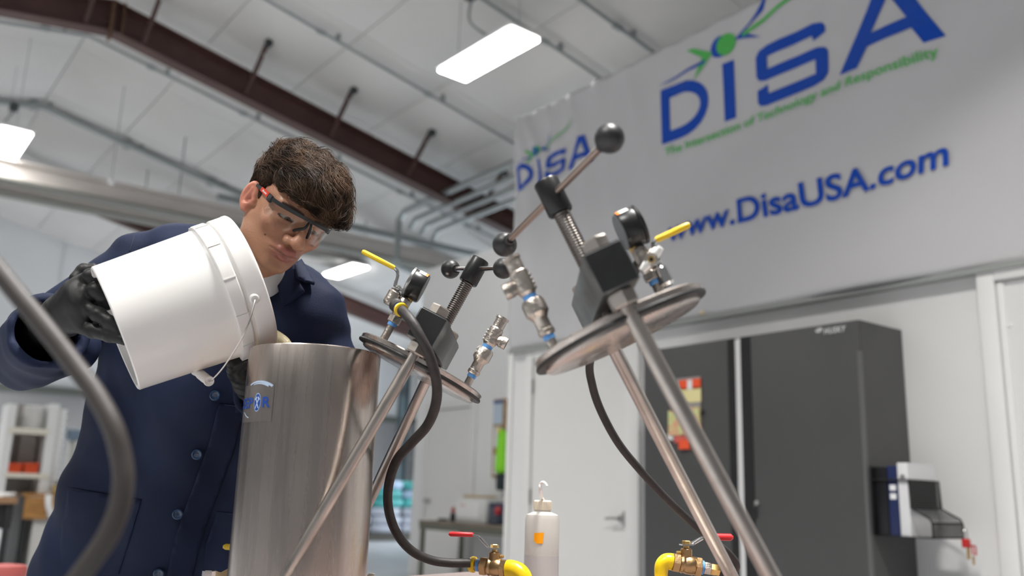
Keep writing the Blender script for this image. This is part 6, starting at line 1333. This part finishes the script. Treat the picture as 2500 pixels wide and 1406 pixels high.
# ------------------------------------------------------------------ gloved hands
M_glove = mat('black_nitrile_glove', (0.0115, 0.0115, 0.012), 0.50, spec=0.35, bump=0.06, bscale=120)
def hand(name, wrist, palm, fingers, h=0.0021, cuff=None):
    pts = [K(*p[:3]) for p in wrist]+[K(*p[:3]) for q in palm for p in q]+[K(*p[:3]) for f in fingers for p in f]
    lo = [min(p[i] for p in pts)-0.045 for i in range(3)]; hi = [max(p[i] for p in pts)+0.045 for i in range(3)]
    s = SDF(lo, hi, h); s.d = s.cone(K(*wrist[0][:3]), K(*wrist[1][:3]), wrist[0][3], wrist[1][3])
    for a, b in palm: s.add(s.cone(K(*a[:3]), K(*b[:3]), a[3], b[3]), 0.012)
    w0, w1 = K(*wrist[0][:3]), K(*wrist[1][:3])
    for f in fingers:
        fd = None
        for a, b in zip(f[:-1], f[1:]):
            c = s.cone(K(*a[:3]), K(*b[:3]), a[3], b[3]); c = smin(c, s.ell(tuple(K(*b[:3])), (b[3]*1.07,)*3), 0.003) if b is not f[-1] else c
            fd = c if fd is None else smin(fd, c, 0.004)
        s.d = smin(s.d, fd, 0.0055)
    wd = (w1-w0).normalized(); al = (s.x-w0.x)*wd.x+(s.y-w0.y)*wd.y+(s.z-w0.z)*wd.z
    s.d += 0.0010*np.sin(al*300+3*np.sin(s.z*45+s.x*20))*np.exp(-((al-0.02)/0.07)**2)+0.0003*np.sin(s.x*210+s.z*160+3*np.sin(s.y*120))
    s.cut(s.plane(w0, wd), 0.001)
    P, F = s.mesh(); P = relax(P, F, 1, 0.3); return link(name, pymesh(name, P, F), M_glove, person, ang=180)
gR = hand('glove', [(72, 834, 1.735, .0385), (150, 770, 1.545, .0320)],
 [((150, 768, 1.545, .0315), (190, 716, 1.520, .0270)), ((155, 775, 1.540, .0300), (196, 742, 1.512, .0270)), ((165, 785, 1.540, .0240), (200, 778, 1.512, .0190))],
 [[(196, 690, 1.525, .0135), (222, 674, 1.510, .0122), (238, 686, 1.515, .0112), (248, 704, 1.525, .0095)],
  [(202, 716, 1.515, .0130), (234, 709, 1.500, .0120), (250, 724, 1.502, .0105), (262, 745, 1.510, .0090)],
  [(200, 742, 1.510, .0125), (240, 768, 1.492, .0118), (268, 787, 1.486, .0108), (292, 806, 1.484, .0092)],
  [(180, 786, 1.525, .0160), (225, 806, 1.500, .0125), (268, 818, 1.488, .0112), (304, 830, 1.480, .0090)],
  [(188, 680, 1.545, .0130), (204, 660, 1.552, .0110), (226, 656, 1.556, .0100)]])
gL = hand('glove', [(628, 958, 1.668, .0300), (612, 930, 1.645, .0310)],
 [((612, 930, 1.645, .0310), (596, 900, 1.612, .0270)), ((618, 926, 1.640, .0290), (606, 896, 1.620, .0240))],
 [[(582, 905, 1.600, .0125), (572, 893, 1.570, .0115), (566, 884, 1.540, .0100)],
  [(590, 892, 1.602, .0125), (584, 884, 1.572, .0110), (580, 878, 1.545, .0095)],
  [(600, 888, 1.608, .0125), (598, 878, 1.585, .0110), (598, 872, 1.560, .0095)],
  [(612, 888, 1.620, .0120), (616, 876, 1.600, .0100), (620, 866, 1.585, .0090)],
  [(590, 922, 1.612, .0135), (574, 914, 1.585, .0115), (566, 903, 1.560, .0100)]])

# ================================================================== SAFETY GLASSES
sg = thing('safety_glasses', 'clear wraparound safety glasses with a black brow bar and red temples on the man', 'glasses', hw((0, 0.11, 0.03)))
M_gfr = mat('matt_black_frame', (0.022, 0.023, 0.026), 0.45); M_gred = mat('glossy_red_temple', (0.72, 0.055, 0.025), 0.25); M_lens = clear_film('clear_polycarbonate', (0.97, 0.965, 0.955), 0.012, 0.03, 0.30)
def brow(u, z=0.0335):                           # u = -1..1 from his right to his left
    a = u*R_(72); return Vector((0.0735*math.sin(a)*1.0, 0.035+0.082*math.cos(a), z+0.003*math.cos(a*2.2)))
bp = MB(); vs = []; fs = []; n = 40
for i in range(n+1):
    u = -1+2*i/n; c = brow(u); t = (brow(min(1, u+0.02))-brow(max(-1, u-0.02))).normalized(); o_ = t.cross(Vector((0, 0, 1))).normalized(); hh = 0.0030+0.0010*abs(u); dd = 0.0022
    vs += [hw(c+o_*dd*a+Vector((0, 0, 1))*hh*b) for a, b in ((-1, -1), (1, -1), (1, 0.6), (0.4, 1), (-1, 1))]
for i in range(n):
    for j in range(5): fs.append((5*i+j, 5*i+(j+1) % 5, 5*i+5+(j+1) % 5, 5*i+5+j))
fs += [tuple(range(5))[::-1], tuple(5*n+j for j in range(5))]
frm = bp.add(vs, fs).build('brow_frame', M_gfr, sg, ang=40)
for x in (-1, 1):
    vs = []; fs = []; n, m_ = 22, 8
    for i in range(n+1):
        u = x*(0.07+0.90*i/n); c = brow(u); drop = 0.043*min(1, ((abs(u)-0.02)/0.30))**0.6*(1-0.50*max(0, (abs(u)-0.55)/0.42)**2.2)
        for j in range(m_+1):
            v = j/m_; vs.append(hw(c+Vector((0, -0.010*v*v, -0.002-drop*v))))
    for i in range(n):
        for j in range(m_): k = i*(m_+1)+j; fs.append((k, k+1, k+m_+2, k+m_+1))
    o = MB().add(vs, fs).build('lens', M_lens, sg, ang=180); sm = o.modifiers.new('thick', 'SOLIDIFY'); sm.thickness = 0.0018; sm.offset = 0
    MB().tube([hw(brow(x*0.03)+Vector((0, -0.003, -0.004))), hw((x*0.006, 0.1185, 0.020)), hw((x*0.0115, 0.111, 0.011)), hw((x*0.0165, 0.104, 0.002))], [0.0022, 0.0026, 0.0030, 0.0026], 8, smooth=4).build('nose_pad', M_gfr, sg)
    a0 = brow(x*1.0); end = Vector((x*0.0800, -0.004, 0.030))
    def tp(t): return a0.lerp(end, t)+Vector((x*0.0022*math.sin(PI*t), 0, 0.001*math.sin(PI*t)))
    MB().box(hw(a0+Vector((x*0.0005, -0.003, -0.002))), (0.006, 0.016, 0.0135), (HR@Vector((1, 0, 0)), HR@Vector((0, 1, 0)), HR@Vector((0, 0, 1))), 0.002).build('hinge', M_gfr, sg)
    def strap(t0, t1, w0, w1, m, nm):
        mb = MB(); vs = []; k = 6
        for i in range(k+1):
            t = t0+(t1-t0)*i/k; c = tp(t); w_ = w0+(w1-w0)*i/k
            vs += [hw(c+Vector((a*0.0016, 0, b*w_))) for a, b in ((-1, -1), (1, -1), (1, 1), (-1, 1))]
        fs = [(0, 1, 2, 3)[::-1], tuple(4*k+j for j in range(4))]+[(4*i+j, 4*i+(j+1) % 4, 4*i+4+(j+1) % 4, 4*i+4+j) for i in range(k) for j in range(4)]
        return mb.add(vs, fs).build(nm, m, sg, ang=40)
    strap(0.05, 0.17, 0.0050, 0.0046, M_gfr, 'temple_root'); rt = strap(0.17, 0.62, 0.0050, 0.0042, M_gred, 'temple'); strap(0.62, 1.0, 0.0036, 0.003, M_gfr, 'temple_tip')
    me = text_mesh('Milwaukee', 1.0, 0.02, shear=0.35); lo_, hi_ = bounds(me)
    remap(me, lambda X_, Y_, Z_: tuple(hw(tp(0.24+0.26*((X_-lo_[0])/(hi_[0]-lo_[0]) if x > 0 else 1-(X_-lo_[0])/(hi_[0]-lo_[0])))+Vector((x*0.0020, 0, -0.0022+0.0046*(Y_-lo_[1])/(hi_[1]-lo_[1])))))); link('temple_lettering', me, M_wh, rt, False)
